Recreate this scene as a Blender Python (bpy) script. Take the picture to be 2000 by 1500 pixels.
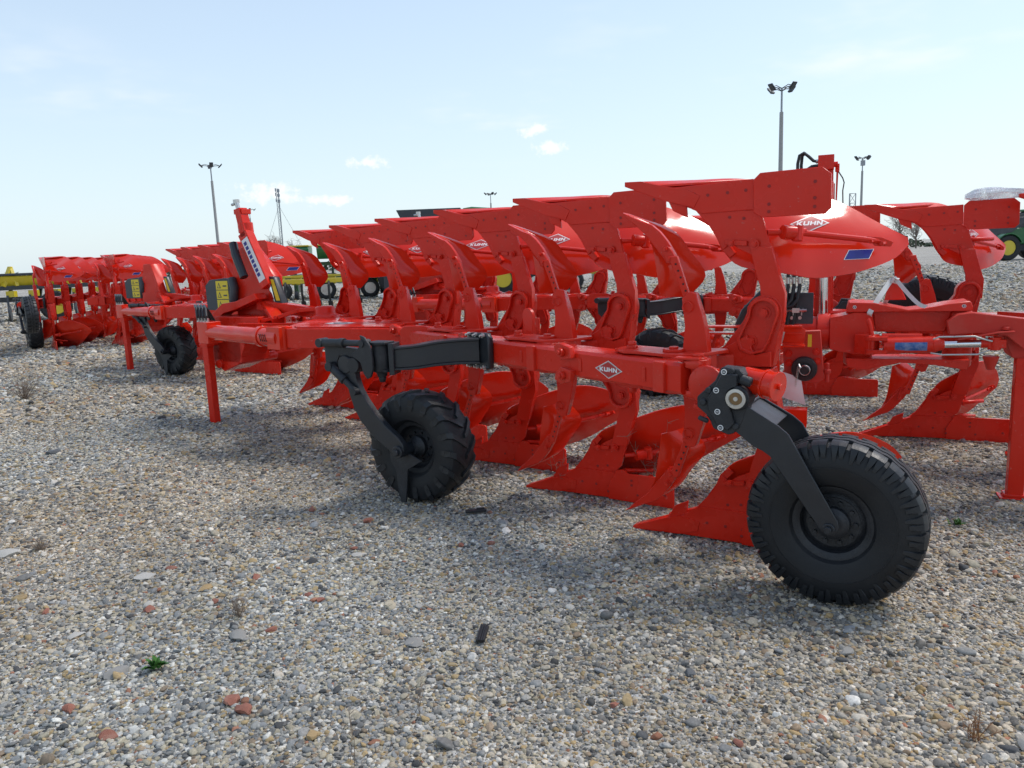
import bpy, bmesh, math, random
import numpy as np
from math import sin, cos, pi, radians, sqrt, atan2
from mathutils import Vector, Matrix

random.seed(7); rng = np.random.default_rng(7)
for o in list(bpy.data.objects): bpy.data.objects.remove(o)
sc = bpy.context.scene
C = sc.collection

# ------------------------------------------------------------------ camera
CAM_H = 1.57
pit, rol = radians(9.5), radians(2.3)
fw = Vector((0, cos(pit), -sin(pit))); rt = Vector((1, 0, 0)); up = Vector((0, sin(pit), cos(pit)))
R_ = rt * cos(rol) - up * sin(rol); U_ = rt * sin(rol) + up * cos(rol)
cam = bpy.data.cameras.new('camera'); cam.sensor_fit = 'HORIZONTAL'; cam.sensor_width = 36; cam.lens = 27.0
cam.clip_start = 0.05; cam.clip_end = 5000
camo = bpy.data.objects.new('camera', cam); C.objects.link(camo)
m3 = Matrix((R_, U_, -fw)).transposed()
camo.matrix_world = Matrix.Translation((0, 0, CAM_H)) @ m3.to_4x4()
sc.camera = camo

# ------------------------------------------------------------------ world and sun
SUN_EL, SUN_AZ = radians(57), radians(20)          # azimuth counted from +X towards +Y
sun_dir = Vector((cos(SUN_EL) * cos(SUN_AZ), cos(SUN_EL) * sin(SUN_AZ), sin(SUN_EL)))
W = bpy.data.worlds.new('World'); sc.world = W; W.use_nodes = True
wn, wl = W.node_tree.nodes, W.node_tree.links
wn.clear()
def wnode(t, **k):
    n = wn.new(t)
    for a, b in k.items(): setattr(n, a, b)
    return n
wout = wnode('ShaderNodeOutputWorld'); bg = wnode('ShaderNodeBackground'); bg.inputs[1].default_value = 0.122
sky = wnode('ShaderNodeTexSky', sky_type='NISHITA', sun_disc=False)
sky.sun_elevation = SUN_EL; sky.sun_rotation = radians(90) - SUN_AZ
sky.altitude = 100; sky.air_density = 1.0; sky.dust_density = 1.0; sky.ozone_density = 1.0
def wmath(op, a, b=None, clamp=False):
    n = wnode('ShaderNodeMath', operation=op, use_clamp=clamp)
    for i, x in enumerate((a, b)):
        if x is None: continue
        if isinstance(x, (int, float)): n.inputs[i].default_value = x
        else: wl.new(x, n.inputs[i])
    return n.outputs[0]
tc = wnode('ShaderNodeTexCoord'); sep = wnode('ShaderNodeSeparateXYZ'); wl.new(tc.outputs['Generated'], sep.inputs[0])
X, Y, Z = sep.outputs
az = wmath('ARCTAN2', X, Y); el = wmath('ARCSINE', Z)
comb = wnode('ShaderNodeCombineXYZ')
elc = wmath('MAXIMUM', el, 0.03)
inv = wmath('DIVIDE', 1.0, wmath('ADD', elc, 0.12))
wl.new(wmath('MULTIPLY', X, inv), comb.inputs[0]); wl.new(wmath('MULTIPLY', Y, inv), comb.inputs[1])
def wnoise(vec, scale, detail, rough, dist=0.0):
    n = wnode('ShaderNodeTexNoise'); n.inputs['Scale'].default_value = scale; n.inputs['Detail'].default_value = detail
    n.inputs['Roughness'].default_value = rough; n.inputs['Distortion'].default_value = dist
    wl.new(vec, n.inputs['Vector']); return n.outputs['Fac']
n1 = wnoise(comb.outputs[0], 1.1, 4, 0.62)
n2 = wnoise(comb.outputs[0], 0.42, 1, 0.5)
def wramp(v, lo, hi):
    n = wnode('ShaderNodeMapRange', interpolation_type='SMOOTHSTEP'); n.inputs[1].default_value = lo; n.inputs[2].default_value = hi
    wl.new(v, n.inputs[0]); return n.outputs[0]
wisp = wmath('MULTIPLY', wramp(el, 0.09, 0.2), wmath('MULTIPLY', wmath('MULTIPLY', wramp(n1, 0.50, 0.76), wramp(n2, 0.46, 0.62)), 0.85))
# small fair-weather clouds low over the horizon
azel = wnode('ShaderNodeCombineXYZ'); wl.new(az, azel.inputs[0]); wl.new(el, azel.inputs[1])
nz = wnoise(azel.outputs[0], 60, 4, 0.62)
puffs = None
for (a0, e0, sa, se) in [
        (0.0400, 0.1530, 0.017, 0.0085), (0.0600, 0.1320, 0.019, 0.0078), (-0.1680, 0.1200, 0.021, 0.0066),
        (-0.2900, 0.0860, 0.034, 0.0110), (-0.2230, 0.0760, 0.034, 0.0060)]:
    dx = wmath('DIVIDE', wmath('SUBTRACT', az, a0), sa); dy = wmath('DIVIDE', wmath('SUBTRACT', el, e0), se)
    rr = wmath('SQRT', wmath('ADD', wmath('MULTIPLY', dx, dx), wmath('MULTIPLY', dy, dy)))
    v = wmath('SUBTRACT', wmath('ADD', wmath('MULTIPLY', nz, 4.2), -1.15), rr)
    v = wmath('MULTIPLY', wramp(v, -0.35, 0.75), 0.85)
    puffs = v if puffs is None else wmath('MAXIMUM', puffs, v)
cloud = wmath('MAXIMUM', wisp, puffs)
haz = wmath('MULTIPLY', wmath('POWER', 2.718, wmath('MULTIPLY', wmath('MAXIMUM', el, 0.0), -1.7)), 0.84)   # hazy spring air, paler towards the horizon all round
mixh = wnode('ShaderNodeMix', data_type='RGBA'); wl.new(haz, mixh.inputs[0]); wl.new(sky.outputs[0], mixh.inputs[6]); mixh.inputs[7].default_value = (3.55, 4.15, 4.5, 1)
mixn = wnode('ShaderNodeMix', data_type='RGBA')
wl.new(cloud, mixn.inputs[0]); wl.new(mixh.outputs[2], mixn.inputs[6]); mixn.inputs[7].default_value = (4.9, 5.0, 5.1, 1)
wl.new(mixn.outputs[2], bg.inputs[0]); wl.new(bg.outputs[0], wout.inputs[0])

sl = bpy.data.lights.new('sun', 'SUN'); sl.energy = 1.3; sl.angle = radians(14.0); sl.color = (1.0, 0.955, 0.89)
so = bpy.data.objects.new('sun', sl); C.objects.link(so)
so.rotation_euler = (-sun_dir).to_track_quat('-Z', 'Y').to_euler()
sc.view_settings.view_transform = 'Standard'; sc.view_settings.look = 'None'
sc.view_settings.exposure = 0.82; sc.view_settings.gamma = 1.0
sc.cycles.use_denoising = True; sc.cycles.max_bounces = 4; sc.cycles.diffuse_bounces = 2; sc.cycles.glossy_bounces = 2; sc.cycles.transparent_max_bounces = 6; sc.cycles.use_adaptive_sampling = True; sc.cycles.adaptive_threshold = 0.02

# ------------------------------------------------------------------ materials
MATS = {}
def mat(name, col, rough=0.5, metal=0.0, coat=0.0, var=0.0, bump=0.0, scale=30.0, dust=0.0, spec=0.5, dustcol=(0.32, 0.27, 0.20), rvar=0.0, ripple=0.0, chips=0.0):
    if name in MATS: return MATS[name]
    m = bpy.data.materials.new(name); m.use_nodes = True; MATS[name] = m
    nt = m.node_tree; N, Lk = nt.nodes, nt.links; b = N['Principled BSDF']
    b.inputs['Base Color'].default_value = (*col, 1); b.inputs['Roughness'].default_value = rough
    b.inputs['Metallic'].default_value = metal; b.inputs['Coat Weight'].default_value = coat
    b.inputs['Coat Roughness'].default_value = 0.12; b.inputs['Specular IOR Level'].default_value = spec
    t = N.new('ShaderNodeTexCoord')
    if var or dust or rvar:
        n = N.new('ShaderNodeTexNoise'); n.inputs['Scale'].default_value = scale * 0.2; n.inputs['Detail'].default_value = 3
        n.inputs['Roughness'].default_value = 0.65; Lk.new(t.outputs['Object'], n.inputs['Vector'])
        last = None
        if var:
            mx = N.new('ShaderNodeMix'); mx.data_type = 'RGBA'
            mx.inputs[6].default_value = (*[c * (1 - var) for c in col], 1); mx.inputs[7].default_value = (*[min(1, c * (1 + var)) for c in col], 1)
            Lk.new(n.outputs['Fac'], mx.inputs[0]); last = mx.outputs[2]
        if dust:
            n2 = N.new('ShaderNodeTexNoise'); n2.inputs['Scale'].default_value = scale * 0.11; n2.inputs['Detail'].default_value = 4
            n2.inputs['Roughness'].default_value = 0.75; Lk.new(t.outputs['Object'], n2.inputs['Vector'])
            r = N.new('ShaderNodeMapRange'); r.inputs[1].default_value = 0.47; r.inputs[2].default_value = 0.78; r.inputs[4].default_value = dust
            Lk.new(n2.outputs['Fac'], r.inputs[0])
            mx = N.new('ShaderNodeMix'); mx.data_type = 'RGBA'; mx.inputs[7].default_value = (*dustcol, 1)
            if last: Lk.new(last, mx.inputs[6])
            else: mx.inputs[6].default_value = (*col, 1)
            Lk.new(r.outputs[0], mx.inputs[0]); last = mx.outputs[2]
        if chips:
            n3 = N.new('ShaderNodeTexNoise'); n3.inputs['Scale'].default_value = 34; n3.inputs['Detail'].default_value = 3; n3.inputs['Roughness'].default_value = 0.8; Lk.new(t.outputs['Object'], n3.inputs['Vector'])
            r = N.new('ShaderNodeMapRange'); r.inputs[1].default_value = 0.66; r.inputs[2].default_value = 0.72; r.inputs[4].default_value = chips; Lk.new(n3.outputs['Fac'], r.inputs[0])
            mx = N.new('ShaderNodeMix'); mx.data_type = 'RGBA'; mx.inputs[7].default_value = (.42, .33, .30, 1); Lk.new(last, mx.inputs[6]); Lk.new(r.outputs[0], mx.inputs[0]); last = mx.outputs[2]
        if last: Lk.new(last, b.inputs['Base Color'])
        if rvar:
            r = N.new('ShaderNodeMapRange'); r.inputs[1].default_value = 0.3; r.inputs[2].default_value = 0.7
            r.inputs[3].default_value = max(0.03, rough - rvar); r.inputs[4].default_value = rough + rvar
            Lk.new(n.outputs['Fac'], r.inputs[0]); Lk.new(r.outputs[0], b.inputs['Roughness'])
    if bump:
        n = N.new('ShaderNodeTexNoise'); n.inputs['Scale'].default_value = scale * 4; n.inputs['Detail'].default_value = 1
        Lk.new(t.outputs['Object'], n.inputs['Vector'])
        bp = N.new('ShaderNodeBump'); bp.inputs['Strength'].default_value = bump; bp.inputs['Distance'].default_value = 0.004
        Lk.new(n.outputs['Fac'], bp.inputs['Height']); Lk.new(bp.outputs[0], b.inputs['Normal'])
        if ripple:
            n = N.new('ShaderNodeTexNoise'); n.inputs['Scale'].default_value = 5.5; n.inputs['Detail'].default_value = 0; Lk.new(t.outputs['Object'], n.inputs['Vector'])
            b2 = N.new('ShaderNodeBump'); b2.inputs['Strength'].default_value = 1.0; b2.inputs['Distance'].default_value = ripple; Lk.new(n.outputs['Fac'], b2.inputs['Height']); Lk.new(b2.outputs[0], bp.inputs['Normal'])
    return m

RED = mat('red_paint', (0.66, 0.021, 0.008), 0.24, coat=0.0, spec=0.28, var=0.10, bump=0.05, scale=18, dust=0.03, rvar=0.10, ripple=0.006, chips=0.30)
REDG = mat('red_gloss_paint', (0.72, 0.026, 0.007), 0.16, spec=0.36, coat=0.08, var=0.08, bump=0.03, scale=14, dust=0.05, rvar=0.07, ripple=0.012, chips=0.22)
REDC = mat('red_cast_paint', (0.65, 0.024, 0.010), 0.31, coat=0.0, spec=0.3, var=0.14, bump=0.2, scale=40, dust=0.08, rvar=0.10, ripple=0.008, chips=0.35)
REDD = mat('red_dusty_paint', (0.54, 0.032, 0.020), 0.45, spec=0.3, var=0.15, bump=0.15, scale=25, dust=0.22, rvar=0.08)
BLK = mat('black_paint', (0.014, 0.017, 0.022), 0.40, coat=0.1, var=0.2, bump=0.12, scale=30, dust=0.12, dustcol=(0.09, 0.09, 0.09), rvar=0.1)
CAST = mat('black_cast_iron', (0.012, 0.014, 0.018), 0.5, var=0.25, bump=0.5, scale=50, dust=0.25, dustcol=(0.10, 0.10, 0.105))
RUB = mat('tyre_rubber', (0.009, 0.0105, 0.013), 0.55, spec=0.4, var=0.25, bump=0.18, scale=40, dust=0.22, dustcol=(0.05, 0.049, 0.047), rvar=0.1)
RUBG = mat('tread_rubber', (0.011, 0.013, 0.016), 0.46, spec=0.45, var=0.25, bump=0.15, scale=40, dust=0.32, dustcol=(0.07, 0.068, 0.065), rvar=0.12)
HOSE = mat('hose_rubber', (0.016, 0.017, 0.019), 0.45, var=0.2, bump=0.1, scale=60)
CHROME = mat('chrome', (0.78, 0.79, 0.80), 0.13, metal=1.0, var=0.06, scale=30, rvar=0.06)
STEEL = mat('zinc_steel', (0.55, 0.55, 0.53), 0.34, metal=1.0, var=0.15, scale=60, rvar=0.08)
BRASS = mat('brass_dirty', (0.22, 0.14, 0.07), 0.5, metal=0.7, var=0.3, scale=80)
WHITE = mat('white_print', (0.80, 0.80, 0.79), 0.45, var=0.04, dust=0.05)
SILVER = mat('silver_print', (0.50, 0.47, 0.47), 0.35, metal=0.4, var=0.06)
BLUE = mat('blue_print', (0.012, 0.018, 0.22), 0.35, var=0.25, scale=60)
BLUE2 = mat('worn_blue_print', (0.02, 0.10, 0.33), 0.45, var=0.3, scale=120, dust=0.6, dustcol=(0.45, 0.5, 0.6))
YEL = mat('yellow_print', (0.72, 0.55, 0.02), 0.45, var=0.05)
HOLE = mat('dark_hole', (0.03, 0.006, 0.006), 0.8, var=0.2); RECESS = mat('red_recess', (0.30, 0.008, 0.006), 0.5, var=0.2)
DECRED = mat('decal_red', (0.45, 0.02, 0.02), 0.3, var=0.05)
WEB = mat('webbing', (0.62, 0.61, 0.58), 0.75, var=0.1, bump=0.3, scale=60)
GREEN = mat('green_paint', (0.012, 0.13, 0.035), 0.38, coat=0.2, var=0.12, dust=0.15)
YELP = mat('yellow_paint', (0.62, 0.47, 0.025), 0.38, coat=0.2, var=0.1, dust=0.12)
GREY = mat('dark_grey_plastic', (0.035, 0.042, 0.052), 0.5, var=0.15, dust=0.12)
BEIGE = mat('plywood', (0.42, 0.33, 0.17), 0.7, var=0.2, bump=0.1)
CONC = mat('concrete_pole', (0.33, 0.33, 0.32), 0.8, var=0.15, bump=0.2, scale=8)
GALV = mat('galvanised', (0.30, 0.32, 0.34), 0.5, metal=0.5, var=0.1)
BARK = mat('bark', (0.11, 0.09, 0.075), 0.9, var=0.3)
TWIG = mat('twigs', (0.20, 0.165, 0.14), 0.9, var=0.3)
LEAF = mat('leaves', (0.055, 0.075, 0.04), 0.7, var=0.5, scale=10)
WEED = mat('dry_weed', (0.22, 0.17, 0.13), 0.85, var=0.3)
GRASS = mat('fresh_grass', (0.05, 0.16, 0.025), 0.6, var=0.3)

# ------------------------------------------------------------------ mesh helpers
def vadd(a, b): return (a[0] + b[0], a[1] + b[1], a[2] + b[2])
class MB:
    def __init__(s): s.v, s.f, s.mi = [], [], []
    def add(s, vs, fs, m=0):
        k = len(s.v); s.v += [tuple(v) for v in vs]; s.f += [[k + i for i in f] for f in fs]; s.mi += [m] * len(fs)
    def prism(s, poly, w0, w1, fr, m=0):
        n = len(poly)
        vs = [fr(a, b, w0) for a, b in poly] + [fr(a, b, w1) for a, b in poly]
        fs = [list(range(n)), list(range(2 * n - 1, n - 1, -1))] + [[i, (i + 1) % n, n + (i + 1) % n, n + i] for i in range(n)]
        s.add(vs, fs, m)
    def box(s, c, sz, rot=None, m=0):
        hx, hy, hz = [x / 2 for x in sz]
        vs = [Vector((x, y, z)) for x in (-hx, hx) for y in (-hy, hy) for z in (-hz, hz)]
        if rot is not None: vs = [rot @ v for v in vs]
        vs = [(v[0] + c[0], v[1] + c[1], v[2] + c[2]) for v in vs]
        s.add(vs, [(0, 1, 3, 2), (4, 6, 7, 5), (0, 4, 5, 1), (2, 3, 7, 6), (0, 2, 6, 4), (1, 5, 7, 3)], m)
    def bar(s, p0, p1, w, h, upv=(0, 0, 1), m=0, w1=None, h1=None):
        p0, p1 = Vector(p0), Vector(p1); a = (p1 - p0).normalized(); u = Vector(upv)
        x = a.cross(u)
        if x.length < 1e-4: x = a.cross(Vector((1, 0, 0)))
        x.normalize(); y = x.cross(a)
        w1 = w if w1 is None else w1; h1 = h if h1 is None else h1
        vs = []
        for p, ww, hh in ((p0, w, h), (p1, w1, h1)):
            for i, j in ((-1, -1), (1, -1), (1, 1), (-1, 1)): vs.append(p + x * (i * ww / 2) + y * (j * hh / 2))
        s.add(vs, [(0, 3, 2, 1), (4, 5, 6, 7)] + [(i, (i + 1) % 4, 4 + (i + 1) % 4, 4 + i) for i in range(4)], m)
    def cyl(s, p0, p1, r0, r1=None, n=16, m=0):
        s.tube([p0, p1], [r0, r0 if r1 is None else r1], n, m)
    def tube(s, pts, r, n=8, m=0):
        pts = [Vector(p) for p in pts]; k = len(pts)
        rs = r if isinstance(r, (list, tuple)) else [r] * k
        tg = [(pts[min(i + 1, k - 1)] - pts[max(i - 1, 0)]).normalized() for i in range(k)]
        x = tg[0].orthogonal().normalized(); rings = []
        for i in range(k):
            x = (x - tg[i] * x.dot(tg[i])).normalized(); y = tg[i].cross(x)
            rings.append([pts[i] + (x * cos(2 * pi * j / n) + y * sin(2 * pi * j / n)) * rs[i] for j in range(n)])
        vs = [v for q in rings for v in q]
        fs = [(i * n + j, i * n + (j + 1) % n, (i + 1) * n + (j + 1) % n, (i + 1) * n + j) for i in range(k - 1) for j in range(n)]
        fs += [list(range(n))[::-1], [(k - 1) * n + j for j in range(n)]]
        s.add(vs, fs, m)
    def lathe(s, prof, c, axis, n=32, m=0, closed=False):
        c, a = Vector(c), Vector(axis).normalized(); x = a.orthogonal().normalized(); y = a.cross(x); k = len(prof)
        vs = [c + a * h + (x * cos(2 * pi * j / n) + y * sin(2 * pi * j / n)) * r for (r, h) in prof for j in range(n)]
        fs = [(i * n + j, i * n + (j + 1) % n, ((i + 1) % k) * n + (j + 1) % n, ((i + 1) % k) * n + j) for i in range(k if closed else k - 1) for j in range(n)]
        if not closed:
            fs += [list(range(n))[::-1], [(k - 1) * n + j for j in range(n)]]
        s.add(vs, fs, m)
    def hexa(s, p, axis, r, h, n=6, m=0): s.tube([p, Vector(p) + Vector(axis).normalized() * h], r, n, m)
    def surf(s, fn, na, nb, th=0.008, m=0):
        P = [[Vector(fn(i / na, j / nb)) for j in range(nb + 1)] for i in range(na + 1)]
        vs, w = [], nb + 1
        off = []
        for i in range(na + 1):
            for j in range(nb + 1):
                du = P[min(i + 1, na)][j] - P[max(i - 1, 0)][j]; dv = P[i][min(j + 1, nb)] - P[i][max(j - 1, 0)]
                nn = du.cross(dv); nn = nn.normalized() if nn.length > 1e-9 else Vector((0, 0, 1)); off.append(nn)
                vs.append(P[i][j])
        k = len(vs); vs += [vs[q] + off[q] * th for q in range(k)]
        fs = []
        for i in range(na):
            for j in range(nb):
                a = i * w + j; q = (a, a + 1, a + w + 1, a + w); fs += [q, tuple(k + x for x in q[::-1])]
        ring = [i * w for i in range(na + 1)] + [na * w + j for j in range(1, nb + 1)] + [i * w + nb for i in range(na - 1, -1, -1)] + [j for j in range(nb - 1, 0, -1)]
        for i in range(len(ring)):
            a, b = ring[i], ring[(i + 1) % len(ring)]; fs.append((a, b, k + b, k + a))
        s.add(vs, fs, m)
    def mesh(s, name, mats, bevel=0.0, ang=35, recalc=True):
        me = bpy.data.meshes.new(name); me.from_pydata([tuple(v) for v in s.v], [], s.f)
        mats = mats if isinstance(mats, (list, tuple)) else [mats]
        for x in mats: me.materials.append(x)
        me.polygons.foreach_set('material_index', s.mi)
        if recalc or bevel:
            bm = bmesh.new(); bm.from_mesh(me)
            bmesh.ops.recalc_face_normals(bm, faces=bm.faces[:])
            if bevel:
                es = [e for e in bm.edges if len(e.link_faces) == 2 and e.calc_face_angle(0) > radians(28)]
                bmesh.ops.bevel(bm, geom=es, offset=bevel, offset_type='OFFSET', segments=1, profile=0.5, affect='EDGES', clamp_overlap=True)
            bm.to_mesh(me); bm.free()
        me.polygons.foreach_set('use_smooth', [True] * len(me.polygons))
        me.set_sharp_from_angle(angle=radians(ang)); me.update()
        return me

def link(name, me, parent=None, loc=(0, 0, 0), rz=0.0):
    o = bpy.data.objects.new(name, me); C.objects.link(o); o.location = loc; o.rotation_euler = (0, 0, rz)
    if parent is not None: o.parent = parent
    return o
def thing(name, label, cat, loc=(0, 0, 0), rz=0.0, group=None, me=None):
    o = link(name, me, None, loc, rz); o['label'] = label; o['category'] = cat
    if group: o['group'] = group
    return o
def struct(name, me, kind='structure', **k):
    o = link(name, me); o['kind'] = kind
    for a, b in k.items(): o[a] = b
    return o
MESH = {}
def cached(key, fn):
    if key not in MESH: MESH[key] = fn()
    return MESH[key]
def arc(cx, cy, r, a0, a1, n): return [(cx + r * cos(radians(a0 + (a1 - a0) * i / n)), cy + r * sin(radians(a0 + (a1 - a0) * i / n))) for i in range(n + 1)]
def catmull(P, t):
    n = len(P) - 1; x = min(max(t, 0), 1) * n; i = min(int(x), n - 1); f = x - i
    p0, p1, p2, p3 = [np.array(P[min(max(k, 0), n)], float) for k in (i - 1, i, i + 1, i + 2)]
    return 0.5 * (2 * p1 + (p2 - p0) * f + (2 * p0 - 5 * p1 + 4 * p2 - p3) * f * f + (3 * p1 - 3 * p2 + p3 - p0) * f ** 3)
XY = lambda a, b, w: (a, b, w)

LET = {'K': [[(0, 0), (.27, 0), (.27, 1), (0, 1)], [(.27, .36), (.27, .62), (.62, 1), (1, 1), (.58, .53), (1, 0), (.64, 0)]],
       'U': [[(0, .26), (.28, .26), (.28, 1), (0, 1)], [(.72, .26), (1, .26), (1, 1), (.72, 1)], [(.12, 0), (.88, 0), (1, .14), (1, .26), (0, .26), (0, .14)]],
       'H': [[(0, 0), (.28, 0), (.28, 1), (0, 1)], [(.72, 0), (1, 0), (1, 1), (.72, 1)], [(.28, .38), (.72, .38), (.72, .63), (.28, .63)]],
       'N': [[(0, 0), (.27, 0), (.27, 1), (0, 1)], [(.73, 0), (1, 0), (1, 1), (.73, 1)], [(.27, .62), (.73, 0), (.73, .40), (.27, 1)]],
       'M': [[(0, 0), (.22, 0), (.22, 1), (0, 1)], [(.78, 0), (1, 0), (1, 1), (.78, 1)], [(.22, .62), (.5, .2), (.78, .62), (.78, 1), (.5, .58), (.22, 1)]],
       'A': [[(0, 0), (.27, 0), (.5, .72), (.73, 0), (1, 0), (.66, 1), (.34, 1)], [(.36, .16), (.64, .16), (.58, .34), (.42, .34)]],
       'S': [[(0, 0), (1, 0), (1, .6), (.28, .6), (.28, .78), (1, .78), (1, 1), (0, 1), (0, .4), (.72, .4), (.72, .22), (0, .22)]],
       'T': [[(0, .76), (1, .76), (1, 1), (0, 1)], [(.36, 0), (.64, 0), (.64, .76), (.36, .76)]],
       'E': [[(0, 0), (.28, 0), (.28, 1), (0, 1)], [(.28, 0), (1, 0), (1, .22), (.28, .22)], [(.28, .40), (.9, .40), (.9, .6), (.28, .6)], [(.28, .78), (1, .78), (1, 1), (.28, 1)]],
       'R': [[(0, 0), (.28, 0), (.28, 1), (0, 1)], [(.28, .36), (.7, 0), (1, 0), (.72, .36), (1, .5), (1, .9), (.9, 1), (.28, 1), (.28, .78), (.72, .78), (.72, .58), (.28, .58)]]}
def word_polys(wd, x0, y0, w, h, gap=0.22, slant=0.0):
    n = len(wd); cw = w / (n + gap * (n - 1)); out = []
    for i, ch in enumerate(wd):
        for p in LET[ch]: out.append([(x0 + (i * (1 + gap) + a) * cw + slant * b * h, y0 + b * h) for a, b in p])
    return out
def add_decal(mb, fn, hw, hh, flip=False):
    """diamond maker's mark mapped through fn(x, y, lift); slots 0 silver, 1 dark red, 2 white"""
    sg = -1 if flip else 1
    def ring(k, l, n=6):
        pts = [(k, 0), (0, k), (-k, 0), (0, -k)]; o = []
        for i in range(4):
            a, b = pts[i], pts[(i + 1) % 4]
            for j in range(n): o.append((a[0] + (b[0] - a[0]) * j / n, a[1] + (b[1] - a[1]) * j / n))
        return [fn(x * hw * sg, y * hh * sg, l) for x, y in o]
    def diamond(k, l, m, N=6):
        vs = []; fs = []
        for i in range(N + 1):
            for j in range(N + 1):
                p, q = i / N * 2 - 1, j / N * 2 - 1; vs.append(fn((p + q) / 2 * hw * k * sg, (p - q) / 2 * hh * k * sg, l))
        for i in range(N):
            for j in range(N): a = i * (N + 1) + j; fs.append((a, a + 1, a + N + 2, a + N + 1))
        mb.add(vs, fs, m)
    diamond(1.0, 0.0012, 2); diamond(0.95, 0.0020, 0); diamond(0.86, 0.0028, 1)
    for p in word_polys('KUHN', -0.64 * hw, -0.23 * hh, 1.28 * hw, 0.48 * hh, 0.14):
        mb.add([fn(a * sg, b * sg, 0.0036) for a, b in p], [list(range(len(p)))], 2)
DEC = [SILVER, DECRED, WHITE]

# ------------------------------------------------------------------ ground
def ground_material():
    m = bpy.data.materials.new('gravel_ground'); m.use_nodes = True; nt = m.node_tree; N, Lk = nt.nodes, nt.links; b = N['Principled BSDF']
    b.inputs['Roughness'].default_value = 0.9; b.inputs['Specular IOR Level'].default_value = 0.2
    t = N.new('ShaderNodeTexCoord')
    v = N.new('ShaderNodeTexVoronoi'); v.inputs['Scale'].default_value = 52; v.inputs['Randomness'].default_value = 1; Lk.new(t.outputs['Object'], v.inputs['Vector'])
    sp = N.new('ShaderNodeSeparateColor'); Lk.new(v.outputs['Color'], sp.inputs[0])
    cr = N.new('ShaderNodeValToRGB'); e = cr.color_ramp.elements
    cols = [(0.0, (.10, .096, .086)), (.15, (.21, .20, .18)), (.32, (.33, .30, .245)), (.48, (.27, .265, .25)), (.62, (.42, .40, .355)), (.76, (.31, .245, .165)), (.88, (.36, .355, .34)), (1.0, (.55, .53, .49))]
    e[0].position, e[0].color = 0, (*cols[0][1], 1); e[1].position, e[1].color = 1, (*cols[-1][1], 1)
    for p, c in cols[1:-1]: q = e.new(p); q.color = (*c, 1)
    Lk.new(sp.outputs[0], cr.inputs[0])
    n = N.new('ShaderNodeTexNoise'); n.inputs['Scale'].default_value = 0.35; n.inputs['Detail'].default_value = 5; Lk.new(t.outputs['Object'], n.inputs['Vector'])
    hs = N.new('ShaderNodeMapRange'); hs.inputs[1].default_value = .3; hs.inputs[2].default_value = .7; hs.inputs[3].default_value = .95; hs.inputs[4].default_value = 1.38
    Lk.new(n.outputs['Fac'], hs.inputs[0])
    mu = N.new('ShaderNodeMix'); mu.data_type = 'RGBA'; mu.blend_type = 'MULTIPLY'; mu.inputs[0].default_value = 1
    Lk.new(cr.outputs[0], mu.inputs[6]); Lk.new(hs.outputs[0], mu.inputs[7]); Lk.new(mu.outputs[2], b.inputs['Base Color'])
    bp = N.new('ShaderNodeBump'); bp.inputs['Strength'].default_value = .9; bp.inputs['Distance'].default_value = .012; bp.invert = True
    Lk.new(v.outputs['Distance'], bp.inputs['Height']); Lk.new(bp.outputs[0], b.inputs['Normal'])
    return m
gm = MB()
rad = [0, 3, 8, 20, 60, 200, 700, 3000]; ns = 48
gv = [(0, 0, 0)] + [(r * cos(2 * pi * j / ns), 10 + r * sin(2 * pi * j / ns), 0) for r in rad[1:] for j in range(ns)]
gf = [(0, 1 + j, 1 + (j + 1) % ns) for j in range(ns)]
for i in range(len(rad) - 2):
    for j in range(ns): a = 1 + i * ns; gf.append((a + j, a + ns + j, a + ns + (j + 1) % ns, a + (j + 1) % ns))
gv[0] = (0, 10, 0); gm.add(gv, gf)
ground = struct('ground', gm.mesh('ground', ground_material(), recalc=False))

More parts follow.
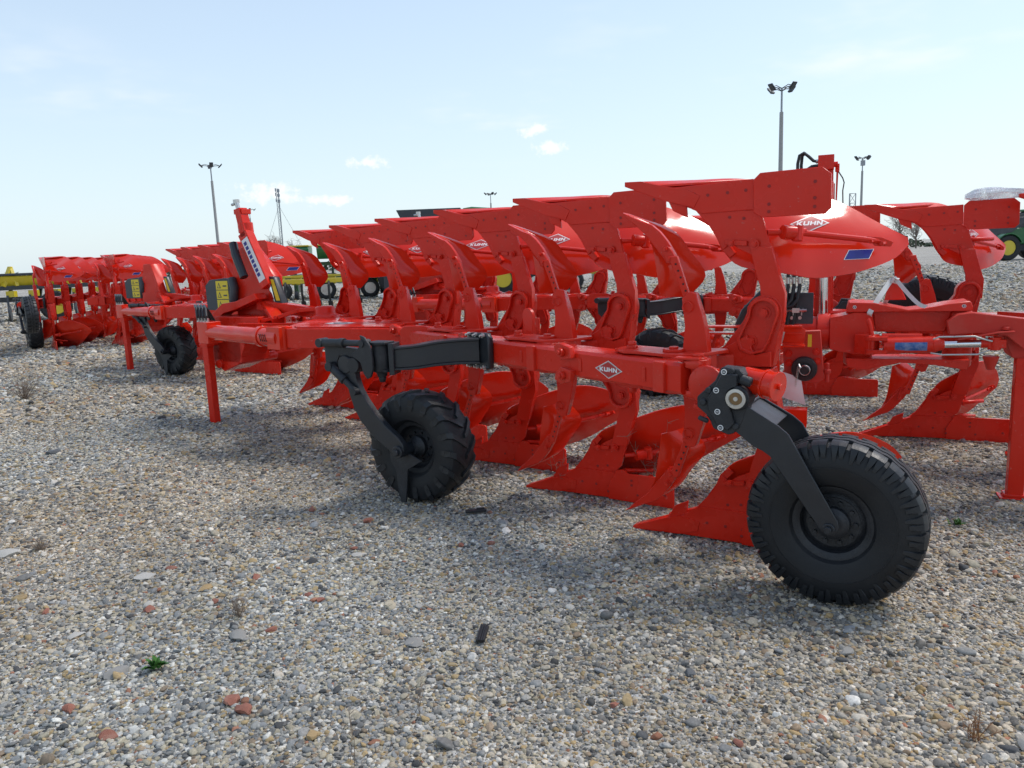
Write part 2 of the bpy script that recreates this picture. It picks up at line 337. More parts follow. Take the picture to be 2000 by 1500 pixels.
def gravel():
    P, Sx, Cc = [], [], []
    pal = np.array([(.33, .32, .295), (.26, .265, .265), (.42, .37, .275), (.38, .28, .15), (.62, .59, .53), (.19, .185, .175), (.085, .085, .085), (.29, .22, .155), (.48, .43, .35), (.34, .16, .10), (.215, .22, .215), (.50, .48, .44)])
    pr = np.array([.14, .10, .16, .075, .08, .11, .075, .075, .11, .008, .05, .03]); pr /= pr.sum()
    bands = [(1.75, 3.3, .0112, .0076), (3.3, 5.2, .0128, .0083), (5.2, 8.0, .0175, .0108), (8.0, 13.0, .032, .017), (13.0, 22.0, .062, .026), (22.0, 48.0, .15, .042)]
    for y0, y1, sp, rad in bands:
        xm = 0.78 * y1 + 0.5
        nx, ny = int(2 * xm / sp), int((y1 - y0) / sp)
        gx, gy = np.meshgrid(np.arange(nx) * sp - xm, np.arange(ny) * sp + y0)
        gx = gx.ravel() + rng.uniform(-.55, .55, gx.size) * sp; gy = gy.ravel() + rng.uniform(-.55, .55, gy.size) * sp
        k = np.abs(gx) < 0.74 * gy + 0.55
        if y0 > 20: k &= rng.uniform(0, 1, gx.size) < np.clip(1.25 - (gy - 22) / 24, 0, 1)
        gx, gy = gx[k], gy[k]; n = gx.size
        s = rad * np.exp(rng.normal(-.12, .34, n)); s = np.clip(s, rad * .35, rad * 2.3) * (1 + .18 * np.sin(gx * 2.3 + 2 * np.sin(gy * 1.1)) * np.sin(gy * 1.9 + 1))
        z = rng.uniform(-.55, .35, n) * s
        P.append(np.stack([gx, gy, z], 1)); 
        Sx.append(np.stack([s * rng.uniform(.9, 1.45, n), s * rng.uniform(.75, 1.1, n), s * rng.uniform(.5, .85, n)], 1))
        c = pal[rng.choice(len(pal), n, p=pr)] * rng.uniform(.68, 1.10, (n, 1))
        tone = 1 + .10 * np.sin(gx * 1.9 + 1.3 * np.sin(gy * .9)) * np.sin(gy * 1.6 + .7 * np.sin(gx * 1.3)) + .06 * np.sin(gx * 5.1 + gy * 3.7); warm = 1 + .05 * np.sin(gx * 1.1 - gy * .8 + 2)
        c = c * tone[:, None] * np.stack([warm * 1.02, np.ones(n), (2 - warm) * .955], 1); Cc.append(c)
    # scattered larger stones
    for n, y0, y1, lo, hi in [(1100, 1.8, 7, .012, .021), (120, 2.2, 7, .020, .032)]:
        gy = np.sqrt(rng.uniform(y0 ** 2, y1 ** 2, n)); gx = rng.uniform(-1, 1, n) * (0.72 * gy + .4); s = rng.uniform(lo, hi, n)
        P.append(np.stack([gx, gy, s * rng.uniform(0.05, .35, n)], 1)); Sx.append(np.stack([s * rng.uniform(.95, 1.4, n), s * rng.uniform(.7, 1, n), s * rng.uniform(.4, .7, n)], 1))
        Cc.append(pal[rng.choice(len(pal), n, p=pr)] * rng.uniform(.8, 1.12, (n, 1)))
    P, Sx, Cc = np.concatenate(P), np.concatenate(Sx), np.concatenate(Cc); n = len(P)
    me = bpy.data.meshes.new('gravel'); me.vertices.add(n); me.vertices.foreach_set('co', P.astype(np.float32).ravel())
    def at(nm, ty, arr, key): a = me.attributes.new(nm, ty, 'POINT'); a.data.foreach_set(key, arr.astype(np.float32).ravel() if ty != 'INT' else arr.astype(np.int32))
    at('scl', 'FLOAT_VECTOR', Sx, 'vector')
    rot = np.stack([rng.normal(0, .35, n), rng.normal(0, .35, n), rng.uniform(0, 6.283, n)], 1); at('rot', 'FLOAT_VECTOR', rot, 'vector')
    at('pick', 'INT', rng.integers(0, 8, n), 'value')
    at('stone', 'FLOAT_COLOR', np.concatenate([Cc, np.ones((n, 1))], 1), 'color')
    m = bpy.data.materials.new('pebble'); m.use_nodes = True; N, Lk = m.node_tree.nodes, m.node_tree.links; b = N['Principled BSDF']
    b.inputs['Roughness'].default_value = .78; b.inputs['Specular IOR Level'].default_value = .3
    a = N.new('ShaderNodeAttribute'); a.attribute_type = 'INSTANCER'; a.attribute_name = 'stone'
    t = N.new('ShaderNodeTexCoord'); nz = N.new('ShaderNodeTexNoise'); nz.inputs['Scale'].default_value = 2.3; nz.inputs['Detail'].default_value = 2; nz.inputs['Roughness'].default_value = .7; Lk.new(t.outputs['Object'], nz.inputs['Vector'])
    r = N.new('ShaderNodeMapRange'); r.inputs[1].default_value = .3; r.inputs[2].default_value = .7; r.inputs[3].default_value = .74; r.inputs[4].default_value = 1.2; Lk.new(nz.outputs['Fac'], r.inputs[0])
    mu = N.new('ShaderNodeMix'); mu.data_type = 'RGBA'; mu.blend_type = 'MULTIPLY'; mu.inputs[0].default_value = 1
    Lk.new(a.outputs['Color'], mu.inputs[6]); Lk.new(r.outputs[0], mu.inputs[7]); Lk.new(mu.outputs[2], b.inputs['Base Color'])
    o = struct('gravel', me, 'stuff', label='loose grey and beige river pebbles covering the yard', category='gravel')
    ng = bpy.data.node_groups.new('gravel', 'GeometryNodeTree')
    ng.interface.new_socket('Geometry', in_out='INPUT', socket_type='NodeSocketGeometry'); ng.interface.new_socket('Geometry', in_out='OUTPUT', socket_type='NodeSocketGeometry')
    G, K = ng.nodes, ng.links
    gi, go = G.new('NodeGroupInput'), G.new('NodeGroupOutput')
    jn = G.new('GeometryNodeJoinGeometry')
    for i in range(8):
        ico = G.new('GeometryNodeMeshIcoSphere'); ico.inputs['Subdivisions'].default_value = 2 if i < 4 else 3; ico.inputs['Radius'].default_value = 1
        sp = G.new('GeometryNodeSetPosition'); pos = G.new('GeometryNodeInputPosition')
        ad = G.new('ShaderNodeVectorMath'); ad.operation = 'ADD'; ad.inputs[1].default_value = (i * 7.3, i * 3.1, -i * 5.7); K.new(pos.outputs[0], ad.inputs[0])
        nn = G.new('ShaderNodeTexNoise'); nn.inputs['Scale'].default_value = .85; nn.inputs['Detail'].default_value = 1.5; K.new(ad.outputs[0], nn.inputs['Vector'])
        sb = G.new('ShaderNodeVectorMath'); sb.operation = 'SUBTRACT'; sb.inputs[1].default_value = (.5, .5, .5); K.new(nn.outputs['Color'], sb.inputs[0])
        sca = G.new('ShaderNodeVectorMath'); sca.operation = 'SCALE'; sca.inputs['Scale'].default_value = 1.15; K.new(sb.outputs[0], sca.inputs[0])
        K.new(ico.outputs['Mesh'], sp.inputs['Geometry']); K.new(sca.outputs[0], sp.inputs['Offset'])
        ss = G.new('GeometryNodeSetShadeSmooth'); K.new(sp.outputs[0], ss.inputs[0])
        sm = G.new('GeometryNodeSetMaterial'); sm.inputs['Material'].default_value = m; K.new(ss.outputs[0], sm.inputs[0])
        g2 = G.new('GeometryNodeGeometryToInstance'); K.new(sm.outputs[0], g2.inputs[0]); K.new(g2.outputs[0], jn.inputs[0])
    ip = G.new('GeometryNodeInstanceOnPoints'); ip.inputs['Pick Instance'].default_value = True
    def attr(nm, ty): q = G.new('GeometryNodeInputNamedAttribute'); q.data_type = ty; q.inputs[0].default_value = nm; return q.outputs[0]
    m2p = G.new('GeometryNodeMeshToPoints'); K.new(gi.outputs[0], m2p.inputs[0]); K.new(m2p.outputs[0], ip.inputs['Points']); K.new(jn.outputs[0], ip.inputs['Instance'])
    K.new(attr('pick', 'INT'), ip.inputs['Instance Index']); e2r = G.new('FunctionNodeEulerToRotation'); K.new(attr('rot', 'FLOAT_VECTOR'), e2r.inputs[0])
    K.new(e2r.outputs[0], ip.inputs['Rotation']); K.new(attr('scl', 'FLOAT_VECTOR'), ip.inputs['Scale']); K.new(ip.outputs[0], go.inputs[0])
    md = o.modifiers.new('pebbles', 'NODES'); md.node_group = ng
gravel()

# ------------------------------------------------------------------ plough parts
# local frame of a plough: u backwards along the furrow, r towards the furrow side, z up
H2 = 1.93; SP = 1.045; CB, SB = cos(radians(23.5)), sin(radians(23.5))
def bd(dd, nn, z): return (-dd * CB + nn * SB, dd * SB + nn * CB, z)      # along / across the main beam
def zmap(up): return (lambda v: H2 - v) if up else (lambda v: v)
def UV(up):
    zz = zmap(up); return lambda a, b, w: (a, w, zz(b))

MB_LOW = [(.03, 0, 0), (.25, .17, 0), (.47, .36, 0.0), (.70, .43, .055), (.95, .48, .152), (1.12, .535, .258), (1.27, .60, .35)]
MB_TOP = [(.03, 0, .012), (.19, 0, .10), (.34, 0, .17), (.43, 0, .275), (.485, 0, .38), (.57, .005, .46), (.78, .03, .50), (.90, .13, .53), (1.03, .245, .52), (1.13, .36, .495), (1.225, .49, .45), (1.275, .595, .385)]
MB_TOPL = MB_TOP[:6] + [(.78, .03, .545), (.90, .12, .585), (1.03, .22, .605), (1.13, .34, .575), (1.235, .47, .50), (1.285, .575, .415)]
UPF = [True]
def mould(a, b):
    lo, hi = catmull(MB_LOW, a), catmull(MB_TOP if UPF[0] else MB_TOPL, a)
    p = lo + (hi - lo) * b
    k = sin(pi * b) * (0.065 * sin(pi * min(1, a * 1.05)))
    p = p + np.array((0.02, -0.75, -0.6)) * k
    p[1] = max(p[1], 0.0) + 0.012
    return p
MGRID = {}
def mould_inv(u, v):
    k = UPF[0]
    if k not in MGRID: MGRID[k] = np.array([[mould(i / 60, j / 30)[[0, 2]] for j in range(31)] for i in range(61)])
    q = ((MGRID[k] - np.array((u, v))) ** 2).sum(2); i, j = np.unravel_index(q.argmin(), q.shape); d, a, b, s = q[i, j], i / 60, j / 30, 1 / 90
    for _ in range(9):
        a0, b0 = a, b
        for da in (-s, 0, s):
            for db in (-s, 0, s):
                x, y = min(1, max(0, a0 + da)), min(1, max(0, b0 + db)); p = mould(x, y); e = (p[0] - u) ** 2 + (p[2] - v) ** 2
                if e < d: d, a, b = e, x, y
        s *= .6
    return a, b
def on_mould(u, v, lift):
    a, b = mould_inv(u, v); p = mould(a, b); e = .01
    n = np.cross(mould(a + e, b) - p, mould(a, min(1, b + e)) - p); n /= np.linalg.norm(n) + 1e-12
    if n[1] > 0: n = -n
    return p + n * lift

def m_body(up):
    f = UV(up); b = MB()
    b.prism([(.345, .172), (.641, .187), (.682, .229), (.716, .352), (.735, .40), (.63, .405), (.57, .375), (.519, .34), (.505, .36), (.485, .375), (.43, .27)], -.016, .004, f)
    b.prism([(.622, .36), (.728, .37), (.765, .50), (.797, .60), (.792, .74), (.69, .74), (.676, .56), (.646, .46)], -.030, .018, f)
    b.prism([(.187, .050), (.636, .038), (.641, .185), (.382, .189), (.329, .165), (.241, .10)] if up else [(.10, .012), (.52, .014), (.655, .014), (.655, .187), (.382, .189), (.329, .165), (.241, .10), (.15, .05)], -.022, .001, f)
    b.prism([(.50, .325), (.61, .335), (.61, .36), (.50, .35)], -.036, -.017, f)
    b.cyl(f(.70, .30, .0), f(.86, .30, .11), .016, n=8); b.cyl(f(.70, .20, .0), f(.82, .16, .20), .015, n=8)
    return b.mesh('plough_body', RED, bevel=.0022)
def m_shin(up):
    f = UV(up); b = MB()
    o = [(.187, .115), (.262, .139), (.338, .168), (.388, .215), (.425, .273), (.455, .32), (.477, .375), (.52, .415)]
    i = [(.545, .392), (.512, .352), (.492, .31), (.462, .252), (.42, .196), (.36, .148), (.28, .112), (.20, .085)]
    b.prism(o + i, -.008, .030, f)
    b.prism([(.170, .060), (.222, .165), (.300, .205), (.292, .12), (.26, .07)], -.012, .004, f)
    return b.mesh('shin', RED, bevel=.002)
def m_landside(up):
    f = UV(up); b = MB()
    if up: p = [(.638, .045), (.671, .014), (.954, .010), (.995, .045), (.997, .20), (.97, .226), (.682, .226), (.642, .2)]
    else: p = [(.60, .012), (1.035, .004), (1.035, .175), (1.02, .19), (.735, .19), (.72, .205), (.70, .215), (.655, .205), (.60, .10)]
    b.prism(p, -.036, -.0225, f)
    return b.mesh('landside', RED, bevel=.002)
def m_point(up):
    f = UV(up); b = MB()
    b.prism([(-.04, .000), (.05, .003), (.187, .040), (.30, .062), (.37, .10), (.34, .158), (.187, .115), (-.04, .024)] if up else [(-.02, .001), (.25, .012), (.36, .045), (.37, .10), (.26, .118), (.187, .10), (-.02, .018)], -.026, .040, f)
    return b.mesh('share_point', RED, bevel=.002)
def m_share(up):
    f = UV(up); b = MB()
    pts = [(.06, .0), (.25, .165), (.46, .355), (.52, .36), (.42, .20), (.24, .03)]
    b.prism([(a, c) for a, c in pts], .006, .018, lambda a, c, w: f(a, w + (.10 * max(0, (.36 - c) * .6)), c))
    return b.mesh('share', RED, bevel=.0015)
def m_mould(up):
    UPF[0] = up
    z = zmap(up); b = MB()
    def fn(a, t): p = mould(a, t); return (p[0], p[1], z(p[2]))
    b.surf(fn, 44, 12, .008)
    return b.mesh('mouldboard', REDG, ang=50)
def m_stay(up):
    f = UV(up); b = MB()
    b.tube([f(.80, .305, .045), f(.86, .31, .11), f(1.10, .352, .335), f(1.17, .367, .40)], [.016, .0155, .0155, .012], 10)
    b.cyl(f(.77, .30, .015), f(.815, .305, .06), .034, n=12); b.cyl(f(.83, .345, .06), f(.83, .275, .075), .026, n=10)
    b.prism([(1.10, .335), (1.17, .345), (1.22, .37), (1.21, .392), (1.14, .385)], .355, .375, lambda a, c, w: f(a, c, w + (a - 1.10) * .45))
    for u, v, r in ((1.135, .362, .372), (1.185, .374, .395)): b.cyl(f(u, v, r), f(u - .012, v, r - .035), .011, n=6)
    b.cyl(f(.845, .115, .1), f(.845, .155, .06), .022, n=8)
    return b.mesh('stay_rod', RED, bevel=0)
def m_decal(up):
    UPF[0] = up
    z = zmap(up); b = MB(); u0, v0 = .848, .262
    def fn(x, y, l): p = on_mould(u0 + x, v0 + (-y if up else y), l + .0015); return (p[0], p[1], z(p[2]))
    add_decal(b, fn, .083, .043, flip=not up)
    return b.mesh('maker_mark', DEC, recalc=False)
def m_sticker(up):
    UPF[0] = up
    z = zmap(up); b = MB()
    def quad(k, l, m):
        vs = []; fs = []; N = 6
        for i in range(N + 1):
            for j in range(N + 1):
                x, y = (i / N * 2 - 1) * k, (j / N * 2 - 1) * (k - .05 * (1 - k) * 8 if k < 1 else 1)
                p = on_mould(1.072 + x * .052 + y * .008, .425 - y * .024, l + .0015); vs.append((p[0], p[1], z(p[2])))
        for i in range(N):
            for j in range(N): a = i * (N + 1) + j; fs.append((a, a + 1, a + N + 2, a + N + 1))
        b.add(vs, fs, m)
    quad(1, .001, 0); quad(.94, .002, 1)
    return b.mesh('blue_sticker', [WHITE, BLUE], recalc=False)
def small(o): o['kind'] = 'stuff'; return o
def bolt_mesh(r=.014, h=.012):
    def fn():
        b = MB(); b.cyl((0, 0, 0), (0, -.004, 0), r * 1.5, n=12); b.hexa((0, -.004, 0), (0, -1, 0), r, h); b.cyl((0, -.004 - h, 0), (0, -.009 - h, 0), r * .6, n=8)
        return b.mesh('bolt', RED, bevel=0)
    return cached(('bolt', r, h), fn)
def hole_mesh(r=.009):
    def fn():
        b = MB(); b.lathe([(r, -.0012), (r * .86, -.0018), (r * .7, .004), (r * .3, .0045)], (0, 0, 0), (0, 1, 0), 12)
        return b.mesh('bolt_recess', RECESS)
    return cached(('hole', r), fn)
BR_OUT = [(.745, .960), (.787, .70)] + arc(.70, .690, .087, 0, -180, 10)[1:-1] + [(.612, .712), (.50, .862), (.41, .915), (.30, .945), (.30, .960)]
BR_POCK = [(.722, .83), (.762, .70)] + arc(.70, .692, .062, 0, -180, 8)[1:-1] + [(.638, .71), (.588, .82), (.60, .865), (.65, .885), (.70, .87)]
def m_bracket(up):
    z = zmap(up); bm = bmesh.new(); f = UV(up)
    b = MB(); b.prism(BR_OUT, -.036, .066, f)
    # raised rim round the pocket on the near face
    n = len(BR_POCK)
    outer = [(a + (a - .68) * .16, v + (v - .775) * .13) for a, v in BR_POCK]
    outer = [(min(a, .785), max(v, .606)) for a, v in outer]
    vs = [f(a, v, w) for (lst, w) in ((outer, -.036), (outer, -.070), (BR_POCK, -.070), (BR_POCK, -.036)) for a, v in lst]
    fs = [(k * n + i, k * n + (i + 1) % n, (k + 1) % 4 * n + (i + 1) % n, (k + 1) % 4 * n + i) for k in range(4) for i in range(n)]
    b.add(vs, fs)
    b.prism([(.46, .898), (.62, .80), (.66, .9), (.74, .88), (.74, .958), (.31, .957)], -.062, -.035, f)
    return b.mesh('leg_bracket', REDC, bevel=.003)
def m_skim_arm(up):
    f = UV(up); b = MB()
    b.prism([(.270, .395), (.318, .395), (.352, .50), (.405, .66), (.372, .67), (.325, .53)], -.222, -.198, f)
    b.prism([(.351, .604), (.366, .744), (.352, .884), (.486, .884), (.474, .78), (.455, .69), (.418, .579), (.389, .571)], -.247, -.188, f)
    b.prism([(.012, .165), (.06, .188), (.115, .215), (.172, .236), (.215, .272), (.257, .323), (.298, .391), (.30, .437), (.256, .437), (.226, .395), (.186, .345), (.145, .29), (.10, .248), (.05, .205)], -.186, -.156, f)
    b.prism([(.235, .345), (.275, .35), (.305, .40), (.302, .43), (.255, .432)], -.21, -.187, f)
    return b.mesh('skimmer_arm', RED, bevel=.003)
SK_F = [(.0, -.16, .162), (.09, -.15, .215), (.155, -.145, .33), (.178, -.14, .455), (.195, -.13, .60)]
SK_W = [(.03, -.125, .172), (.215, .0, .262), (.30, .035, .375), (.382, .035, .505), (.29, .01, .615)]
def m_skim_mb(up):
    z = zmap(up); b = MB()
    def fn(a, t):
        p0, p1 = catmull(SK_F, t), catmull(SK_W, t); p = p0 + (p1 - p0) * a
        k = sin(pi * a) * sin(pi * min(1, t * .8 + .12)) * .026; p = p + np.array((.35, -.9, 0)) * k
        return (p[0], p[1], z(p[2]))
    b.surf(fn, 12, 16, .006)
    return b.mesh('skimmer_mouldboard', REDG, ang=50)
def m_ring(up):
    f = UV(up); b = MB(); c = Vector(f(.385, .645, -.262)); pts = [c + Vector((.025 * cos(a), -.004 * sin(2 * a), .026 * sin(a))) for a in np.linspace(0, 2 * pi, 19)]
    b.tube(pts, .003, 6); b.cyl(f(.385, .622, -.262), f(.385, .622, -.18), .007, n=8)
    return b.mesh('linch_ring', RED)
def m_armholes(up):
    f = UV(up); b = MB()
    for k in range(6):
        t = k / 5; u, v = .312 + (.375 - .312) * t, .435 + (.60 - .435) * t
        b.lathe([(.0055, -.0008), (.004, .003)], f(u, v, -.2225), (0, 1, 0), 8)
    return b.mesh('peg_holes', HOLE)
PLATE = [(-.03, -.21), (-.02, -.12), (.05, -.06), (.15, -.09), (.24, -.13), (.34, -.115), (.45, -.08), (.53, -.075), (.55, -.12), (.50, -.24), (.44, -.33), (.33, -.365), (.23, -.33), (.13, -.29), (.05, -.285)]
def m_plate():
    b = MB(); b.prism(PLATE, 1.046, 1.062, XY); b.prism(PLATE, .868, .884, XY)
    core = [(.20, -.22), (.40, -.20), (.56, -.06), (.74, .03), (.735, .066), (.42, .066), (.25, -.05)]
    b.prism(core, .90, 1.03, XY)
    for (u, r, rr) in ((.05, -.165, .030), (.31, -.25, .055)):
        for z0, z1 in ((1.062, 1.076), (.868, .852)): b.cyl((u, r, z0), (u, r, z1), rr, n=20)
    b.hexa((.05, -.165, 1.075), (0, 0, 1), .024, .022); b.hexa((.31, -.25, 1.075), (0, 0, 1), .026, .012)
    b.hexa((.05, -.165, .853), (0, 0, -1), .024, .03)
    return b.mesh('pivot_plate', REDC, bevel=.0025)
def m_skim_base():
    b = MB(); b.bar(bd(-.47, -.20, .965), bd(-.47, .03, .965), .15, .166); b.bar(bd(-.47, -.31, .965), bd(-.47, -.285, .965), .07, .15)
    return b.mesh('skimmer_mount', REDC, bevel=.004)
def m_lug(zs=(1.03,)):
    b = MB()
    for z in zs:
        s = 1 if z > .965 else -1
        b.prism([(-.07, -.03), (.02, -.045), (.07, -.01), (.08, .03), (.03, .05), (-.06, .03)], -.325, -.288, lambda a, c, w: bd(a + .24, w, z + c * s))
        b.cyl(bd(.24, -.326, z), bd(.24, -.350, z), .024, n=14); b.hexa(bd(.24, -.35, z), Vector(bd(0, -1, 0)), .015, .012)
    return b.mesh('eye_lug', REDC, bevel=.003)

def m_tab(dd):
    b = MB(); b.prism([(-.012, -.035), (.012, -.035), (.012, .035), (-.012, .035)], -.296, -.289, lambda a, c, w: bd(a + dd, w, .965 + c)); return b.mesh('beam_tab', REDC, bevel=.002)
def tyre_lug(R, w, rin, seed=0):
    def fn():
        b = MB(); h = w / 2; Rb = R - .017
        prof = [(rin, -h * .72), (rin + .02, -h * .92), (rin + .06, -h * 1.0), (Rb - .05, -h * .99), (Rb - .018, -h * .90), (Rb, -h * .66), (Rb + .004, 0), (Rb, h * .66), (Rb - .018, h * .90), (Rb - .05, h * .99), (rin + .06, h), (rin + .02, h * .92), (rin, h * .72)]
        b.lathe(prof, (0, 0, 0), (0, 1, 0), 64, closed=True)
        n = 17
        for s in (-1, 1):
            for k in range(n):
                a0 = (k + (0.5 if s > 0 else 0)) * 2 * pi / n; secs = []
                for (ax, da, ro, wd) in ((-.05, .02, 0, .085), (.15, -.02, 0, .095), (.55, -.14, -.003, .115), (.86, -.235, -.012, .13), (1.015, -.275, -.045, .125), (1.0, -.28, -.075, .08)):
                    a = a0 + da; r1 = R + ro; r0 = r1 - .045; x = s * ax * h * (1.03 if ax > .9 else 1)
                    secs.append([(r * sin(q), x, r * cos(q)) for r, q in ((r0, a - wd * .6), (r1, a - wd * .42), (r1, a + wd * .42), (r0, a + wd * .6))])
                vs = [p for q in secs for p in q]; m = len(secs); fs = [(0, 1, 2, 3), tuple(4 * (m - 1) + i for i in (3, 2, 1, 0))]
                fs += [(4 * i + j, 4 * i + (j + 1) % 4, 4 * i + 4 + (j + 1) % 4, 4 * i + 4 + j) for i in range(m - 1) for j in range(4)]
                b.add(vs, fs, 1)
        return b.mesh('tyre', [RUB, RUBG], ang=32)
    return cached(('tyre_lug', R, w), fn)
def tyre_road(R, w, rin):
    def fn():
        b = MB(); h = w / 2; Rb = R - .016
        prof = [(rin, -h * .70), (rin + .012, -h * .86), (rin + .04, -h * .96), (rin + .09, -h * 1.02), (Rb - .085, -h * 1.03), (Rb - .045, -h * .97), (Rb - .012, -h * .84), (Rb, -h * .6), (Rb + .003, 0), (Rb, h * .6), (Rb - .012, h * .84), (Rb - .045, h * .97), (Rb - .085, h * 1.03), (rin + .09, h * 1.02), (rin + .04, h * .96), (rin + .012, h * .86), (rin, h * .70)]
        b.lathe(prof, (0, 0, 0), (0, 1, 0), 80, closed=True)
        b.lathe([(Rb - .098, -h * 1.045), (Rb - .094, -h * 1.045), (Rb - .094, -h), (Rb - .098, -h)], (0, 0, 0), (0, 1, 0), 80, closed=True)
        n = 56
        for s in (-1, 1):
            for k in range(n):
                a = (k + (.5 if s > 0 else 0)) * 2 * pi / n; secs = []; big = k % 2 == 0
                W = 2 * pi / n
                for (x, r1, th, wd) in ((.44, R - .001, .02, .84), (.72, R - .003, .02, .88), (.90, R - .014, .022, .80), (.975, R - .032, .022, .70), (1.022, R - (.068 if big else .054), .014, .42 if big else .5)):
                    jog = W * .12 * (1 if big else -1)
                    secs.append([(r * sin(q), s * x * h, r * cos(q)) for r, q in ((r1 - th, a + jog - wd * W / 2), (r1, a + jog - wd * W * .46), (r1, a + jog + wd * W * .46), (r1 - th, a + jog + wd * W / 2))])
                # flatten: outer skin follows the shoulder
                vs = [p for q in secs for p in q]; m = len(secs); fs = [(0, 1, 2, 3), tuple(4 * (m - 1) + i for i in (3, 2, 1, 0))]
                fs += [(4 * i + j, 4 * i + (j + 1) % 4, 4 * i + 4 + (j + 1) % 4, 4 * i + 4 + j) for i in range(m - 1) for j in range(4)]
                b.add(vs, fs, 1)
        N = n * 2
        for off, wd in ((-.20, .15), (.20, .15)):
            vs, fs = [], []
            for k in range(N):
                a = k * 2 * pi / N; z = off + (.07 if (k // 2) % 2 else -.07) * .8
                for x, r in ((z - wd, R - .02), (z - wd * .9, R), (z + wd * .9, R), (z + wd, R - .02)): vs.append((r * sin(a), x * h, r * cos(a)))
            for k in range(N):
                for j in range(3): fs.append((4 * k + j, 4 * k + j + 1, 4 * ((k + 1) % N) + j + 1, 4 * ((k + 1) % N) + j))
            b.add(vs, fs, 1)
        return b.mesh('tyre', [RUB, RUBG], ang=32)
    return cached(('tyre_road', R, w), fn)
def rim_mesh(rin, w, key='rim', mt=None, dish=.25):
    def fn():
        b = MB(); h = w / 2
        b.lathe([(rin + .008, -h * .74), (rin + .008, -h * .66), (rin - .012, -h * .6), (rin - .022, -h * .3), (rin - .03, h * .5), (rin + .006, h * .7), (rin - .02, h * .72), (rin - .045, h * .45), (rin - .04, -h * dish + .012), (.06, -h * dish + .02), (.055, -h * dish), (rin - .052, -h * dish - .012), (rin - .036, -h * .35), (rin - .028, -h * .62), (rin - .004, -h * .745)], (0, 0, 0), (0, 1, 0), 48, closed=True)
        b.lathe([(.072, -h * dish), (.070, -h * dish - .045), (.05, -h * dish - .06), (.04, -h * .9), (.02, -h * .92)], (0, 0, 0), (0, 1, 0), 24)
        b.lathe([(.115, -h * dish - .004), (.11, -h * dish - .014), (.07, -h * dish - .016)], (0, 0, 0), (0, 1, 0), 32)
        for k in range(10):
            a = 2 * pi * k / 10; b.hexa((.092 * cos(a), -h * dish - .012, .092 * sin(a)), (0, -1, 0), .010, .016)
        b.cyl((0, h * .5, 0), (0, -h * .9, 0), .028, n=16)
        return b.mesh('rim', mt or BLK, ang=40)
    return cached((key, rin, w), fn)

